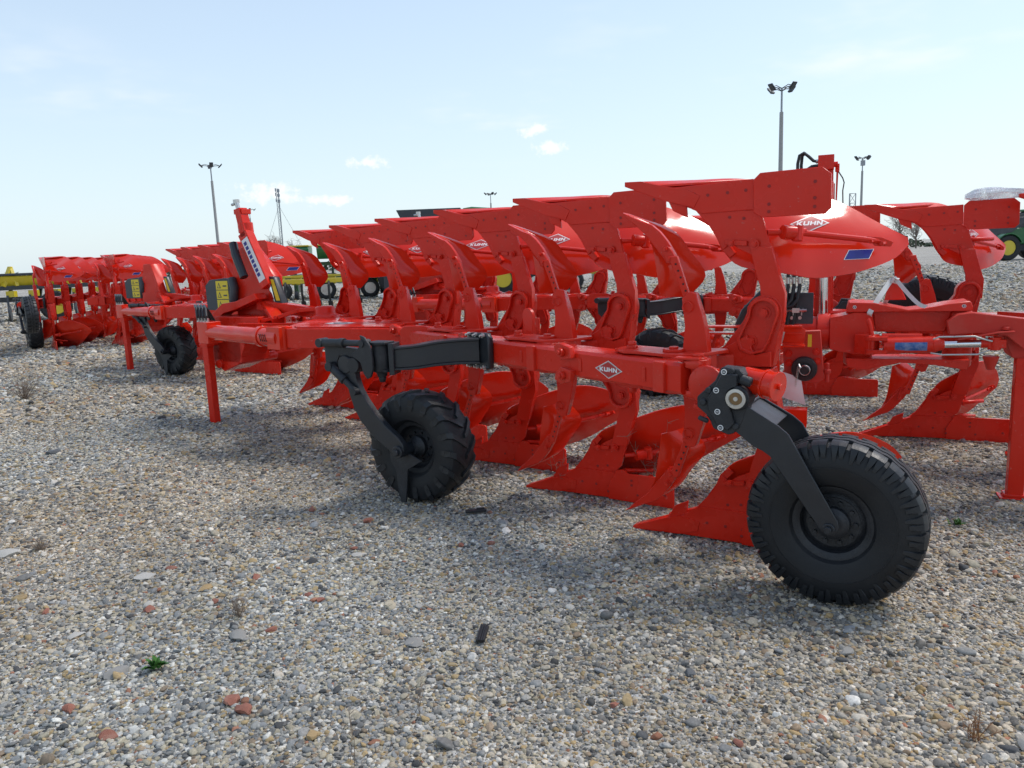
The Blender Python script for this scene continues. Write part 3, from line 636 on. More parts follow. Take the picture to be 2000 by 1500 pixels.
# ---- depth wheel on its swinging black arm (coordinates in the plough frame)
def depth_wheel(root, dd=0.0, dn=0.0, near=True):
    off = Vector(bd(dd, dn, 0))
    wc = Vector((-1.467, -.10, .37)) + off
    wh = link('depth_wheel', tyre_lug(.37, .25, .17), root, wc); wh.name = 'tyre'
    link('rim', rim_mesh(.17, .22, 'rimd', CAST, .1), wh)
    def fr(): return lambda a, b, w: (a, w, b)
    def arm():
        b = MB()
        b.prism([(-1.945, .93), (-1.93, .965), (-1.88, .978), (-1.83, .955), (-1.805, .90), (-1.80, .83), (-1.775, .76), (-1.73, .69), (-1.66, .605), (-1.57, .525), (-1.49, .47), (-1.445, .425), (-1.44, .38), (-1.455, .345), (-1.485, .338), (-1.52, .352), (-1.60, .40), (-1.70, .465), (-1.79, .555), (-1.835, .63), (-1.865, .72), (-1.885, .80), (-1.925, .875)], -.318, -.270, fr())
        b.cyl((-1.885, -.325, .915), (-1.885, -.20, .915), .058, n=24)
        b.cyl((-1.483, -.335, .372), (-1.483, -.18, .372), .040, n=20); b.hexa((-1.483, -.333, .372), (0, -1, 0), .022, .022)
        return b.mesh('wheel_arm', BLK, bevel=.003)
    a = link('wheel_arm', cached('dw_arm', arm), root, off)
    def scraper():
        b = MB(); b.prism([(-1.61, .366), (-1.52, .345), (-1.44, .35), (-1.345, .313), (-1.43, .262), (-1.462, .245), (-1.475, .15), (-1.495, .02), (-1.535, .018), (-1.552, .10), (-1.56, .225), (-1.60, .29)], -.262, -.250, fr())
        return b.mesh('stop_plate', CAST, bevel=.002)
    link('stop_plate', cached('dw_scr', scraper), a)
    def mount():
        b = MB()
        b.prism([(-1.03, .861), (-.985, .885), (-.985, 1.055), (-1.015, 1.09), (-1.30, 1.078), (-1.335, 1.04), (-1.335, .885), (-1.30, .868)], -.330, -.297, lambda a, c, w: bd(-(a + .399 * .31) / CB + .0, w, c))
        return b
    def beamarm():
        b = MB()
        d0 = .98; n0 = -.315
        b.prism([(d0, .868), (d0 + .03, .855), (d0 + .235, .86), (d0 + .25, .88), (d0 + .25, 1.06), (d0 + .22, 1.085), (d0 + .03, 1.09), (d0, 1.06)], n0 - .022, n0 + .02, lambda a, c, w: bd(a, w, c))
        p0 = Vector(bd(d0 + .12, n0 - .02, .975)); p1 = Vector((-1.55, -.205, .955)); p2 = Vector((-1.34, -.06, .975))
        P = [tuple(p0), tuple(p0.lerp(p2, .5) + Vector((0, -.004, .004))), tuple(p2), tuple(p2.lerp(p1, .5) + Vector((.008, -.010, -.004))), tuple(p1)]; n = 14
        Q = [Vector(catmull(P, k / n)) for k in range(n + 1)]; tg = [(Q[min(k + 1, n)] - Q[max(k - 1, 0)]).normalized() for k in range(n + 1)]
        sd = [Vector((t.y, -t.x, 0)).normalized() for t in tg]
        def sweep(z0, z1, w):
            vs = []
            for k in range(n + 1):
                hh = 1 - .12 * k / n
                for i, j in ((-1, z0), (1, z0), (1, z1), (-1, z1)): vs.append(Q[k] + sd[k] * (i * w / 2) + Vector((0, 0, j * hh)))
            fs = [(0, 1, 2, 3), tuple(4 * n + i for i in (3, 2, 1, 0))] + [(4 * k + i, 4 * k + (i + 1) % 4, 4 * k + 4 + (i + 1) % 4, 4 * k + 4 + i) for k in range(n) for i in range(4)]
            b.add(vs, fs)
        sweep(-.067, .067, .075); sweep(.0672, .083, .11); sweep(-.083, -.0672, .11)
        b.bar(p1 + Vector((.01, 0, 0)), p1 + Vector((-.022, -.012, 0)), .13, .20)
        return b.mesh('carrier_arm', BLK, bevel=.003)
    ca = link('carrier_arm', cached('dw_beam', beamarm), root, off)
    def pivot():
        b = MB()
        b.lathe([(.03, -.125), (.035, -.10), (.062, -.085), (.058, -.02), (.064, .02), (.055, .075), (.066, .085), (.066, .10), (.03, .105)], (-1.625, -.258, .965), (0, 0, 1), 24)
        b.box((-1.625, -.25, 1.058), (.14, .10, .016)); b.box((-1.625, -.25, .882), (.14, .10, .016))
        b.lathe([(.018, -.16), (.026, -.135), (.02, -.12)], (-1.625, -.258, .965), (0, 0, 1), 12)
        # curved hook plate
        b.prism([(-1.712, 1.112), (-1.675, 1.10), (-1.635, 1.05), (-1.62, .98), (-1.618, .90), (-1.64, .85), (-1.672, .835), (-1.70, .87), (-1.72, .94), (-1.80, .985), (-1.745, 1.02), (-1.70, 1.06)], -.352, -.334, fr())
        b.cyl((-1.80, -.34, .915), (-1.80, -.24, .915), .05, n=20)
        # left cheek that carries the two adjusting struts
        b.prism([(-2.08, 1.045), (-2.05, 1.06), (-1.98, 1.03), (-1.86, 1.015), (-1.86, .985), (-1.95, .965), (-1.97, .93), (-1.965, .885), (-2.03, .872), (-2.075, .91)], -.30, -.27, fr())
        b.bar((-1.95, -.285, 1.0), (-1.68, -.285, .985), .05, .06)
        return b.mesh('swivel', CAST, bevel=.003)
    sw = link('swivel', cached('dw_piv', pivot), root, off)
    def struts(p0, p1):
        b = MB()
        if 1:
            p0, p1 = Vector(p0), Vector(p1); m = p0.lerp(p1, .52)
            b.cyl(p0, m, .028, n=14); b.cyl(m, p1, .021, n=14); b.cyl(p0.lerp(p1, .46), p0.lerp(p1, .56), .032, n=12)
            b.cyl(p0 + Vector((0, -.03, 0)), p0 + Vector((0, .05, 0)), .03, n=12); b.cyl(p1 + Vector((0, -.03, 0)), p1 + Vector((0, .05, 0)), .024, n=12)
        return b.mesh('adjusting_strut', CAST, bevel=.0015)
    link('adjusting_strut', cached('dw_strut1', lambda: struts((-2.07, -.33, 1.055), (-1.70, -.33, 1.06))), sw); link('adjusting_strut', cached('dw_strut2', lambda: struts((-2.0, -.33, .90), (-1.795, -.33, .745))), sw)
    if near:
        def bolts():
            b = MB()
            for z, s in ((1.075, 1), (.872, -1)):
                for k in range(3):
                    p = Vector(bd(1.02 + .085 * k, -.338, z)); ax = Vector(bd(0, -1, 0))
                    b.hexa(p, ax, .015, .016); b.cyl(p, p + ax * .034, .008, n=8)
            return b.mesh('clamp_bolts', STEEL)
        small(link('clamp_bolts', cached('dw_bolts', bolts), ca))
    return wh

# ---- rear wheel: casting, accumulator and fork
def rear_wheel(root, raise_=0.0, near=True):
    k = -.585; fr = lambda a, b, w: (a, w, b)
    px, pz = .728, .914                      # pivot shaft of the fork
    def rotp(p):
        a = raise_; du, dz = p[0] - px, p[1] - pz
        return (px + du * cos(a) - dz * sin(a), pz + du * sin(a) + dz * cos(a))
    c = rotp((1.12, .37))
    wh = link('tyre', tyre_road(.37, .22, .165), root, (c[0], -.45, c[1]))
    link('rim', rim_mesh(.165, .21, 'rimr', CAST, .32), wh)
    fork_near = [(.702, .772), (.748, .884), (.775, .872), (.902, .800), (.945, .765), (.965, .73), (1.152, .405), (1.158, .375), (1.145, .352), (1.12, .341), (1.092, .350), (1.075, .372), (.869, .661), (.838, .682), (.795, .700)]
    fork_far = [(.75, .87), (.775, .860), (.902, .79), (.945, .755), (.965, .72), (1.15, .40), (1.13, .35), (1.085, .36), (.88, .66), (.80, .70), (.71, .77)]
    def fork():
        b = MB()
        b.prism([rotp(p) for p in fork_near], k - .012, k, fr)
        b.prism([rotp(p) for p in fork_far], -.31, -.298, fr)
        top = [rotp(p) for p in [(.748, .862), (.776, .849), (.880, .789), (.872, .779), (.77, .838), (.741, .850)]]
        b.prism(top, k + .001, -.311, fr)
        back = [rotp(p) for p in [(.705, .772), (.716, .770), (.757, .868), (.747, .876)]]
        b.prism(back, k + .0005, -.3105, fr)
        cc = rotp((1.117, .369)); b.cyl((cc[0], k - .012, cc[1]), (cc[0], k - .022, cc[1]), .026, n=20); b.hexa((cc[0], k - .021, cc[1]), (0, -1, 0), .017, .016)
        b.cyl((cc[0], -.30, cc[1]), (cc[0], k, cc[1]), .022, n=14)
        return b.mesh('wheel_fork', BLK, bevel=.0025)
    link('wheel_fork', cached(('fork', raise_), fork), root)
    def casting():
        b = MB(); kk = -.60
        b.prism([(.655, 1.046), (.735, 1.040), (.762, 1.012), (.75, .985), (.72, .97), (.72, .95), (.765, .905), (.77, .872), (.748, .80), (.713, .752), (.688, .742), (.62, .765), (.605, .80), (.585, .83), (.545, .862), (.545, .907), (.585, .945), (.627, .985)], kk, kk + .085, fr)
        b.prism([(.66, 1.02), (.73, 1.02), (.73, .97), (.70, .93), (.70, .86), (.72, .80), (.69, .765), (.64, .79), (.60, .86), (.60, .91), (.63, .96)], kk - .02, kk, fr)
        b.cyl((.728, kk - .02, .914), (.728, kk + .1, .914), .055, n=24)
        b.cyl((.745, kk - .01, 1.0), (.79, kk - .01, .985), .022, n=14)
        for (u, z) in ((.60, .94), (.575, .885), (.72, .785), (.70, 1.03)): b.cyl((u, kk - .012, z), (u, kk + .02, z), .016, n=12)
        b.cyl((.555, kk - .01, .815), (.60, kk - .01, .80), .012, n=8)
        return b.mesh('swivel_casting', CAST, bevel=.006)
    cs = link('swivel_casting', cached('rw_cast', casting), root)
    def shaft():
        b = MB(); b.lathe([(.044, 0), (.044, -.016), (.030, -.017), (.030, -.010)], (.728, -.62, .914), (0, 1, 0), 24, m=0); b.cyl((.728, -.622, .914), (.728, -.634, .914), .028, n=20, m=1); b.cyl((.728, -.634, .914), (.728, -.637, .914), .010, n=12, m=0)
        return b.mesh('pivot_shaft', [STEEL, BRASS])
    link('pivot_shaft', cached('rw_shaft', shaft), cs)
    if near:
        def dots():
            b = MB()
            for (u, z) in ((.673, 1.029), (.639, .945), (.645, .849), (.659, .777)):
                y0 = -.6215; b.lathe([(.013, 0), (.013, -.002), (.0095, -.0022)], (u, y0, z), (0, 1, 0), 16, m=0); b.lathe([(.0095, -.0024), (.002, -.003)], (u, y0, z), (0, 1, 0), 12, m=1)
                b.box((u, y0 - .0036, z), (.012, .0012, .003), m=0)
            return b.mesh('grease_marks', [WHITE, GREY])
        small(link('grease_marks', cached('rw_dots', dots), cs))
    def acc():
        b = MB(); ax = Vector((.94, -.32, -.10)).normalized(); p = Vector((.735, -.50, .98))
        b.cyl(p, p + ax * .10, .058, n=28); b.cyl(p + ax * .10, p + ax * .112, .066, n=28); b.cyl(p + ax * .112, p + ax * .155, .060, n=28)
        b.cyl(p + ax * .155, p + ax * .165, .066, n=28); b.hexa(p + ax * .165, ax, .014, .014)
        return b.mesh('damper_cylinder', REDG, bevel=.0015)
    link('damper_cylinder', cached('rw_acc', acc), root)
    def hinge():
        b = MB()
        b.cyl((.50, -.44, 1.065), (.50, -.44, .865), .038, n=20)
        for z in (1.035, .895):
            b.prism([(.33, -.30), (.40, -.25), (.52, -.36), (.55, -.44), (.52, -.50), (.46, -.50), (.42, -.44)], z - .016, z + .016, XY)
            b.cyl((.50, -.44, z - .022), (.50, -.44, z + .022), .055, n=20)
        b.lathe([(.03, .0), (.088, .004), (.092, .016), (.088, .03), (.03, .034)], (.555, -.515, .945), (.15, 1, 0), 32)
        b.box((.55, -.47, .955), (.10, .07, .12)); b.hexa((.50, -.44, 1.065), (0, 0, 1), .028, .018); b.box((.46, -.47, 1.062), (.12, .05, .012))
        b.bar((.52, -.56, .86), (.62, -.56, .82), .03, .02)
        return b.mesh('end_hinge', REDC, bevel=.003)
    link('end_hinge', cached('rw_hinge', hinge), root)

def beam_mark(root, dd, flip=False, name='maker_mark'):
    def fn():
        b = MB()
        f = lambda x, y, l: bd(-x, -.2905 - l, .962 + y)
        add_decal(b, f, .105, .048); return b.mesh('maker_mark', DEC, recalc=False)
    return link(name, cached('beam_mark', fn), root, bd(dd, 0, 0))

def shorten(me, k):
    def fn():
        m = me.copy(); n = len(m.vertices); co = np.empty(n * 3, np.float32); m.vertices.foreach_get('co', co); co = co.reshape(-1, 3)
        co[:, 0] = np.where(co[:, 0] > .5, .5 + (co[:, 0] - .5) * .66, co[:, 0]); co[:, 1] *= .8; m.vertices.foreach_set('co', co.ravel()); m.update(); return m
    return cached(('short', k), fn)
def body_pair(root, i, full=True, stickers=True, skim=True, org=None, short=False, drop=0.0):
    org = Vector(bd(i * SP, 0, 0) if org is None else org); org0 = org
    for up in (False, True):
        k = 'u' if up else 'l'; org = org0 + Vector((0, 0, -drop if up else 0))
        bo = link('plough_body', cached('body' + k, lambda: m_body(up)), root, org)
        for nm, fn in (('landside', m_landside), ('shin', m_shin), ('share_point', m_point), ('share', m_share), ('mouldboard', m_mould), ('stay_rod', m_stay)):
            me = cached(nm + k, lambda fn=fn: fn(up)); link(nm, shorten(me, nm + k) if short and nm in ('mouldboard', 'stay_rod') else me, bo)
        if stickers: me = cached('decal' + k, lambda: m_decal(up)); link('maker_mark', shorten(me, 'decal' + k) if short else me, bo)
        if stickers and up and i == 0: link('blue_sticker', cached('stick' + k, lambda: m_sticker(up)), bo)
        if full:
            z = zmap(up)
            hl = [(.715, .08), (.715, .165), (.715, .20), (.925, .075), (.925, .15), (.925, .19)] if up else [(.60, .06), (.80, .06), (.98, .08), (.76, .12), (.76, .15)]
            for (u, v) in hl: link('bolt_recess', hole_mesh(.008), bo, (u, -.0365, z(v)))
            for (u, v) in [(.27, .07), (.34, .09), (.41, .10), (.51, .095), (.60, .09)]: link('bolt_recess', hole_mesh(.008), bo, (u, -.0225, z(v)))
            for (u, v) in [(.52, .215), (.59, .225)]: link('bolt_recess', hole_mesh(.008), bo, (u, -.0165, z(v)))
            link('bolt', bolt_mesh(.017), bo, (.645, -.030, z(.352))); link('bolt', bolt_mesh(.013), bo, (.535, -.036, z(.342)))
        br = link('leg_bracket', cached('br' + k, lambda: m_bracket(up)), root, org)
        if full:
            z = zmap(up)
            for (u, v) in [(.70, .69), (.637, .835)]: link('bolt', bolt_mesh(.023, .020), br, (u, -.036, z(v)))
        if skim:
            sk = link('skimmer_arm', cached('ska' + k, lambda: m_skim_arm(up)), root, org)
            link('skimmer_mouldboard', cached('skm' + k, lambda: m_skim_mb(up)), sk)
            if full:
                z = zmap(up)
                link('linch_ring', cached('skr' + k, lambda: m_ring(up)), sk); small(link('peg_holes', cached('skh' + k, lambda: m_armholes(up)), sk))
                for (u, v) in [(.255, .36), (.275, .41)]: link('bolt', bolt_mesh(.012), sk, (u, -.21, z(v)))
    link('pivot_plate', cached('plate', m_plate), root, org)
    if skim: link('skimmer_mount', cached('skb', m_skim_base), root, org)
    for q in (1.03, .90): link('eye_lug', cached(('lug', q), lambda q=q: m_lug((q,))), root, org)
    if full:
        for q in (.13, -.36): link('beam_tab', cached(('tab', q), lambda q=q: m_tab(q)), root, org)

def main_beam(root, n):
    def fn():
        b = MB(); d0, d1 = -.60, (n - 1) * SP + .35
        b.prism([(-.29, .905), (-.275, .89), (-.105, .89), (-.09, .905), (-.09, 1.025), (-.105, 1.04), (-.275, 1.04), (-.29, 1.025)], d0, d1, lambda a, c, w: bd(w, a, c))
        return b.mesh('main_beam', RED, bevel=0)
    return link('main_beam', cached(('beam', n), fn), root)

def headstock(root, n, hoff=0.0, low=False):
    """front arm, link ram, turnover tower and parking stand"""
    off = Vector(bd((n - 6) * SP + hoff, 0, 0)); fr = lambda a, b, w: (a, w, b)
    def arm():
        b = MB()
        plan = [(-2.00, .60), (-2.13, .745), (-3.285, .483), (-3.40, .55), (-3.72, 1.10), (-3.92, 1.40), (-3.85, 1.55), (-3.65, 1.52), (-3.2, 1.25), (-2.3, .92), (-1.9, .78)]
        plan = [(-1.95, .70), (-2.15, .66), (-3.285, .470), (-3.40, .55), (-3.72, 1.05), (-3.93, 1.36), (-3.88, 1.50), (-3.65, 1.50), (-2.9, 1.20), (-1.95, .80)]
        b.prism(plan, .885, 1.046, XY)
        plan2 = [(a, c) for a, c in plan[1:-1]]; b.prism([(-2.3, .70), (-3.22, .525), (-3.33, .60), (-3.68, 1.12), (-3.80, 1.40), (-3.4, 1.33), (-2.4, .95)], 1.0465, 1.058, XY)
        b.prism([(-1.80, .885), (-1.80, 1.03), (-1.92, 1.075), (-2.12, 1.075), (-2.17, 1.04), (-2.17, .90)], 0, .03, lambda a, c, w: (a, .60 - (a + 1.8) * -.0 + w - .02, c))
        b.lathe([(.15, 1.05), (.14, 1.075), (.10, 1.09), (.092, 1.15), (.07, 1.165)], (-3.77, 1.40, 0), (0, 0, 1), 28)
        pts = [(-3.78, 1.40, 1.14), (-4.0, 1.30, 1.13), (-4.2, 1.22, 1.07), (-4.4, 1.2, 1.035), (-4.75, 1.25, 1.03)]
        for i in range(4): b.bar(pts[i], pts[i + 1], .10, .035)
        return b.mesh('front_arm', RED, bevel=.004)
    fa = link('front_arm', cached('hs_arm', arm), root, off)
    def am():
        b = MB(); f = lambda x, y, l: (-3.05 - x * .97 + y * .2, .86 + x * .2 + y * .97, 1.0585 + l)
        b.add([f(*p, .001) for p in ((-.13, -.075), (.13, -.075), (.13, .075), (-.13, .075))], [(0, 1, 2, 3)], 2); add_decal(b, lambda x, y, l: f(x, y, l + .002), .12, .07)
        return b.mesh('maker_mark', DEC, recalc=False)
    link('maker_mark', cached('hs_mark', am), fa)
    def ram():
        b = MB(); p0, p1 = Vector((-3.36, .50, .965)), Vector((-4.58, .73, .965)); a = (p1 - p0).normalized()
        b.cyl(p0 + a * .30, p1, .075, n=24); b.cyl(p0 + a * .30, p0 + a * .36, .092, n=24); b.cyl(p0 + a * .02, p0 + a * .3, .082, n=20)
        b.cyl(p0 + Vector((0, -.0, .10)), p0 - Vector((0, 0, .10)), .05, n=16); b.box(p0 + a * .06, (.20, .13, .19), Matrix.Rotation(atan2(a.y, a.x), 3, 'Z'))
        b.box(p1 + a * .06, (.20, .14, .20), Matrix.Rotation(atan2(a.y, a.x), 3, 'Z'))
        return b.mesh('link_ram', REDG, bevel=.003)
    rm = link('link_ram', cached('hs_ram', ram), root, off)
    def slots():
        b = MB(); p0, p1 = Vector((-3.36, .50, .965)), Vector((-4.58, .73, .965)); a = (p1 - p0).normalized(); nr = Vector((a.y, -a.x, 0)); nr = nr if nr.y < 0 else -nr
        for k in range(4):
            p = p0 + a * (.15 + .03 * k) + nr * .082; b.bar(p + Vector((0, 0, -.03)) + a * -.012, p + Vector((0, 0, .03)) + a * .012, .008, .004, upv=nr)
        return b.mesh('vent_slots', HOLE)
    small(link('vent_slots', cached('hs_slots', slots), rm))
    def hoses():
        b = MB()
        for k in range(4):
            x = -4.62 - .045 * k; b.tube([(x, .72, 1.04), (x, .71, 1.12), (x - .04, .74, 1.19), (x - .14, .80, 1.21), (x - .22, .90, 1.15), (x - .24, 1.0, 1.0)], .014, 8, 0)
            b.cyl((x, .72, 1.02), (x, .718, 1.10), .017, n=8, m=1)
        return b.mesh('hydraulic_hoses', [HOSE, STEEL])
    small(link('hydraulic_hoses', cached('hs_hose', hoses), rm))
    def base():
        b = MB()
        b.box((-4.88, 1.28, .80), (.42, .36, .36)); b.prism([(-5.18, .93), (-4.72, .98), (-4.60, .80), (-4.72, .60), (-4.95, .52), (-5.12, .62)], 1.10, 1.42, fr)
        b.bar((-4.65, 1.38, 1.18), (-3.72, 1.42, 1.08), .10, .10); b.bar((-4.6, 1.1, .96), (-3.85, 1.25, .96), .16, .12)
        b.bar((-4.55, 1.38, 1.2), (-4.2, 1.2, 1.04), .12, .05); b.cyl((-4.98, 1.06, .60), (-4.98, 1.8, .60), .045, n=16)
        b.box((-4.75, 1.3, .95), (.7, .35, .25))
        return b.mesh('headstock_frame', RED, bevel=.004)
    hb = link('headstock_frame', cached('hs_base', base), root, off)
    def lowtower():
        b = MB(); b.prism([(-4.93, 1.66), (-4.70, 1.67), (-4.52, 1.22), (-4.60, 1.0), (-5.045, 1.0), (-5.03, 1.3)], 1.36, 1.48, fr); b.prism([(-4.70, 1.66), (-4.66, 1.66), (-4.45, 1.1), (-4.50, 1.1)], 1.30, 1.52, fr); return b.mesh('turnover_tower', RED, bevel=.004)
    def tower():
        b = MB(); k = 1.39
        b.prism([(-4.896, 1.76), (-4.79, 1.78), (-4.477, 1.458), (-4.50, 1.20), (-4.60, 1.06), (-5.045, 1.06), (-5.076, 1.284), (-5.046, 1.70)], k + .02, k + .16, fr)
        for q0, q1, w in (((-4.49, 1.36), (-4.76, 1.90), .13), ((-4.74, 1.86), (-4.80, 2.14), .08)):
            b.bar((q0[0], k - .02, q0[1]), (q1[0], k - .02, q1[1]), .10, w)
        b.box((-4.80, k, 2.11), (.12, .12, .05)); b.cyl((-4.77, k, 1.90), (-4.775, k, 2.0), .075, n=16)
        b.prism([(-5.25, 1.08), (-5.05, 1.20), (-4.85, 1.22), (-4.55, 1.30), (-4.52, 1.24), (-4.85, 1.14), (-5.05, 1.10), (-5.2, 1.02)], k - .16, k - .02, fr)
        return b.mesh('turnover_tower', RED, bevel=.004)
    tw = link('turnover_tower', cached('hs_low', lowtower) if low else cached('hs_tower', tower), root, off)
    def tl():
        b = MB(); k = 1.39 - .0715
        q0, q1 = Vector((-4.515, k, 1.42)), Vector((-4.725, k, 1.84)); a = (q1 - q0).normalized(); x = Vector((a.z, 0, -a.x))
        b.add([q0 - x * .05, q0 + x * .05, q1 + x * .05, q1 - x * .05], [(0, 1, 2, 3)], 0)
        Lh = (q1 - q0).length
        for i in range(8):
            c = q0 + a * (Lh * (.16 + .105 * i)) - x * .012 + Vector((0, -.0015, 0)); b.add([c - x * .022 - a * .018, c + x * .022 - a * .018, c + x * .022 + a * .018, c - x * .022 + a * .018], [(0, 1, 2, 3)], 1)
        return b.mesh('model_label', [WHITE, BLUE], recalc=False)
    if not low: link('model_label', cached('hs_lab', tl), tw)
    def rod():
        b = MB(); b.cyl((-4.50, 1.42, 1.40), (-4.40, 1.42, 1.12), .048, n=16)
        return b.mesh('ram_rod', CHROME)
    link('ram_rod', cached('hs_rod', rod), tw)
    def top():
        b = MB(); b.cyl((-4.82, 1.36, 2.13), (-4.835, 1.36, 2.20), .022, n=10); b.box((-4.84, 1.36, 2.215), (.05, .04, .035)); b.cyl((-4.86, 1.36, 2.19), (-4.91, 1.36, 2.185), .014, n=8)
        return b.mesh('top_valve', STEEL)
    def guard():
        b = MB(); b.prism([(-4.47, 1.46), (-4.40, 1.45), (-4.30, 1.17), (-4.40, 1.14)], 1.36, 1.44, fr); b.add([(-4.445, 1.358, 1.43), (-4.40, 1.358, 1.43), (-4.33, 1.358, 1.22), (-4.385, 1.358, 1.22)], [(0, 1, 2, 3)], 1)
        return b.mesh('ram_guard', [BLK, YEL], bevel=.004)
    def sleeve():
        b = MB(); b.tube([(-4.9, 1.32, 1.80), (-4.84, 1.29, 1.68), (-4.72, 1.27, 1.46)], .042, 10); return b.mesh('hose_sleeve', BLK)
    if not low: link('top_valve', cached('hs_topv', top), tw)
    link('ram_guard', cached('hs_guard', guard), tw); low or link('hose_sleeve', cached('hs_sleeve', sleeve), tw)
    def box():
        b = MB(); b.prism([(-5.48, 1.12), (-5.48, 1.38), (-5.40, 1.44), (-5.14, 1.455), (-5.09, 1.42), (-5.09, 1.12)], 1.37, 1.60, fr)
        b.tube([(-5.05, 1.38, 1.45), (-5.0, 1.36, 1.35), (-5.03, 1.36, 1.22)], .045, 8)
        return b.mesh('control_box', GREY, bevel=.006)
    bx = link('control_box', cached('hs_box', box), hb, (0, 0, 0))
    bx.parent = root; bx.location = off
    def warn():
        b = MB(); y = 1.368
        for i in range(3):
            z = 1.14 + .098 * i; b.add([(-5.30, y, z), (-5.11, y, z), (-5.11, y, z + .09), (-5.30, y, z + .09)], [(0, 1, 2, 3)], 0)
            b.add([(-5.28, y - .001, z + .015), (-5.22, y - .001, z + .015), (-5.25, y - .001, z + .075)], [(0, 1, 2)], 1)
            b.add([(-5.265, y - .002, z + .022), (-5.235, y - .002, z + .022), (-5.25, y - .002, z + .058)], [(0, 1, 2)], 0)
            b.add([(-5.19, y - .001, z + .03), (-5.13, y - .001, z + .03), (-5.13, y - .001, z + .045), (-5.19, y - .001, z + .045)], [(0, 1, 2, 3)], 1)
        return b.mesh('warning_labels', [YEL, GREY], recalc=False)
    small(link('warning_labels', cached('hs_warn', warn), bx))
    def stand():
        b = MB(); b.prism([(-.042, -.035), (.042, -.035), (.042, .035), (-.042, .035)], 0.005, 1.15, lambda a, c, w: (-5.05 + a, 1.006 + c, w))
        b.prism([(-.05, -.043), (.05, -.043), (.05, .043), (-.05, .043)], .78, .86, lambda a, c, w: (-5.05 + a, 1.006 + c, w))
        b.cyl((-5.09, 1.0, .80), (-5.15, 1.0, .80), .02, n=10); b.bar((-5.05, 1.05, .82), (-5.05, 1.2, .82), .08, .06)
        return b.mesh('parking_stand', RED, bevel=.003)
    st = link('parking_stand', cached('hs_stand', stand), root, off)
    def sh():
        b = MB()
        for k in range(5): b.lathe([(.014, -.0008), (.009, .003)], (-5.05, .9705, 1.09 - .055 * k), (0, 1, 0), 10)
        return b.mesh('peg_holes', HOLE)
    small(link('peg_holes', cached('hs_sh', sh), st))

def plough(label, T, A, n, full=True, wheel=(0, 0), rear=None, group='reversible ploughs parked in rows', head=True, first=0, skim=True, hoff=0.0, low=False):
    root = thing('reversible_plough', label, 'plough', (T[0], T[1], 0), radians(A - 90), group)
    main_beam(root, n) if first == 0 else None
    for i in range(first, n): body_pair(root, i, full, True, skim)
    if wheel is not None: depth_wheel(root, wheel[0], wheel[1], full)
    if rear is not None: rear_wheel(root, rear, full)
    if head: headstock(root, n, hoff, low)
    return root

p1 = plough('big red reversible plough in the foreground, black wheels touching the gravel', (.69, 4.21), 58, 6, True, rear=0.0)
beam_mark(p1, -.10)
def eye():
    b = MB()
    b.prism([(-.05, -.06), (.05, -.06)] + arc(0, .055, .058, 0, 180, 10), -.012, .012, lambda a, c, w: bd(a + 1.16, w + .12, c + 1.10)); b.bar(bd(1.06, .12, 1.045), bd(1.06, .12, 1.15), .015, .03)
    return b.mesh('lifting_eye', REDC, bevel=.002)
link('lifting_eye', eye(), p1)
p2 = plough('long red plough standing behind the foreground one, its rear wheel swung up', (2.75, 8.05), 68, 6, False, wheel=(-.35, 0), rear=.88)
def mast():
    b = MB()
    for p in word_polys('MASTER', 0, 0, .50, .055, .18, .25): b.add([bd(3.14 - x, -.2915, .955 + y) for x, y in p], [list(range(len(p)))])
    b.add([bd(3.95 - x, -.2912, .955 + y) for x, y in ((0, 0), (.5, 0), (.42, .05))], [(0, 1, 2)]); b.add([bd(4.75 - x, -.2912, .945 + y) for x, y in ((0, 0), (.35, .03), (.05, .06))], [(0, 1, 2)])
    return b.mesh('model_name', WHITE, recalc=False)
link('model_name', mast(), p2)
p4 = plough('red plough beyond the foreground one, in line with it, wheel near the left', (-4.2, 11.5), 60, 4, False, wheel=(-.85, .0), hoff=-1.2, low=True)
p5 = plough('far red plough at left edge seen from its rear end', (-10.0, 16.75), 37, 5, False, wheel=(-1.55, .45), rear=.75, head=False)
p6 = plough('red plough farthest back at left, half hidden by the turnover tower', (-6.1, 17.2), 58, 5, False, wheel=None, head=False, skim=True)
p7 = plough('red plough between the far left one and the black warning box', (-8.75, 16.9), 42, 5, False, wheel=None, head=False)

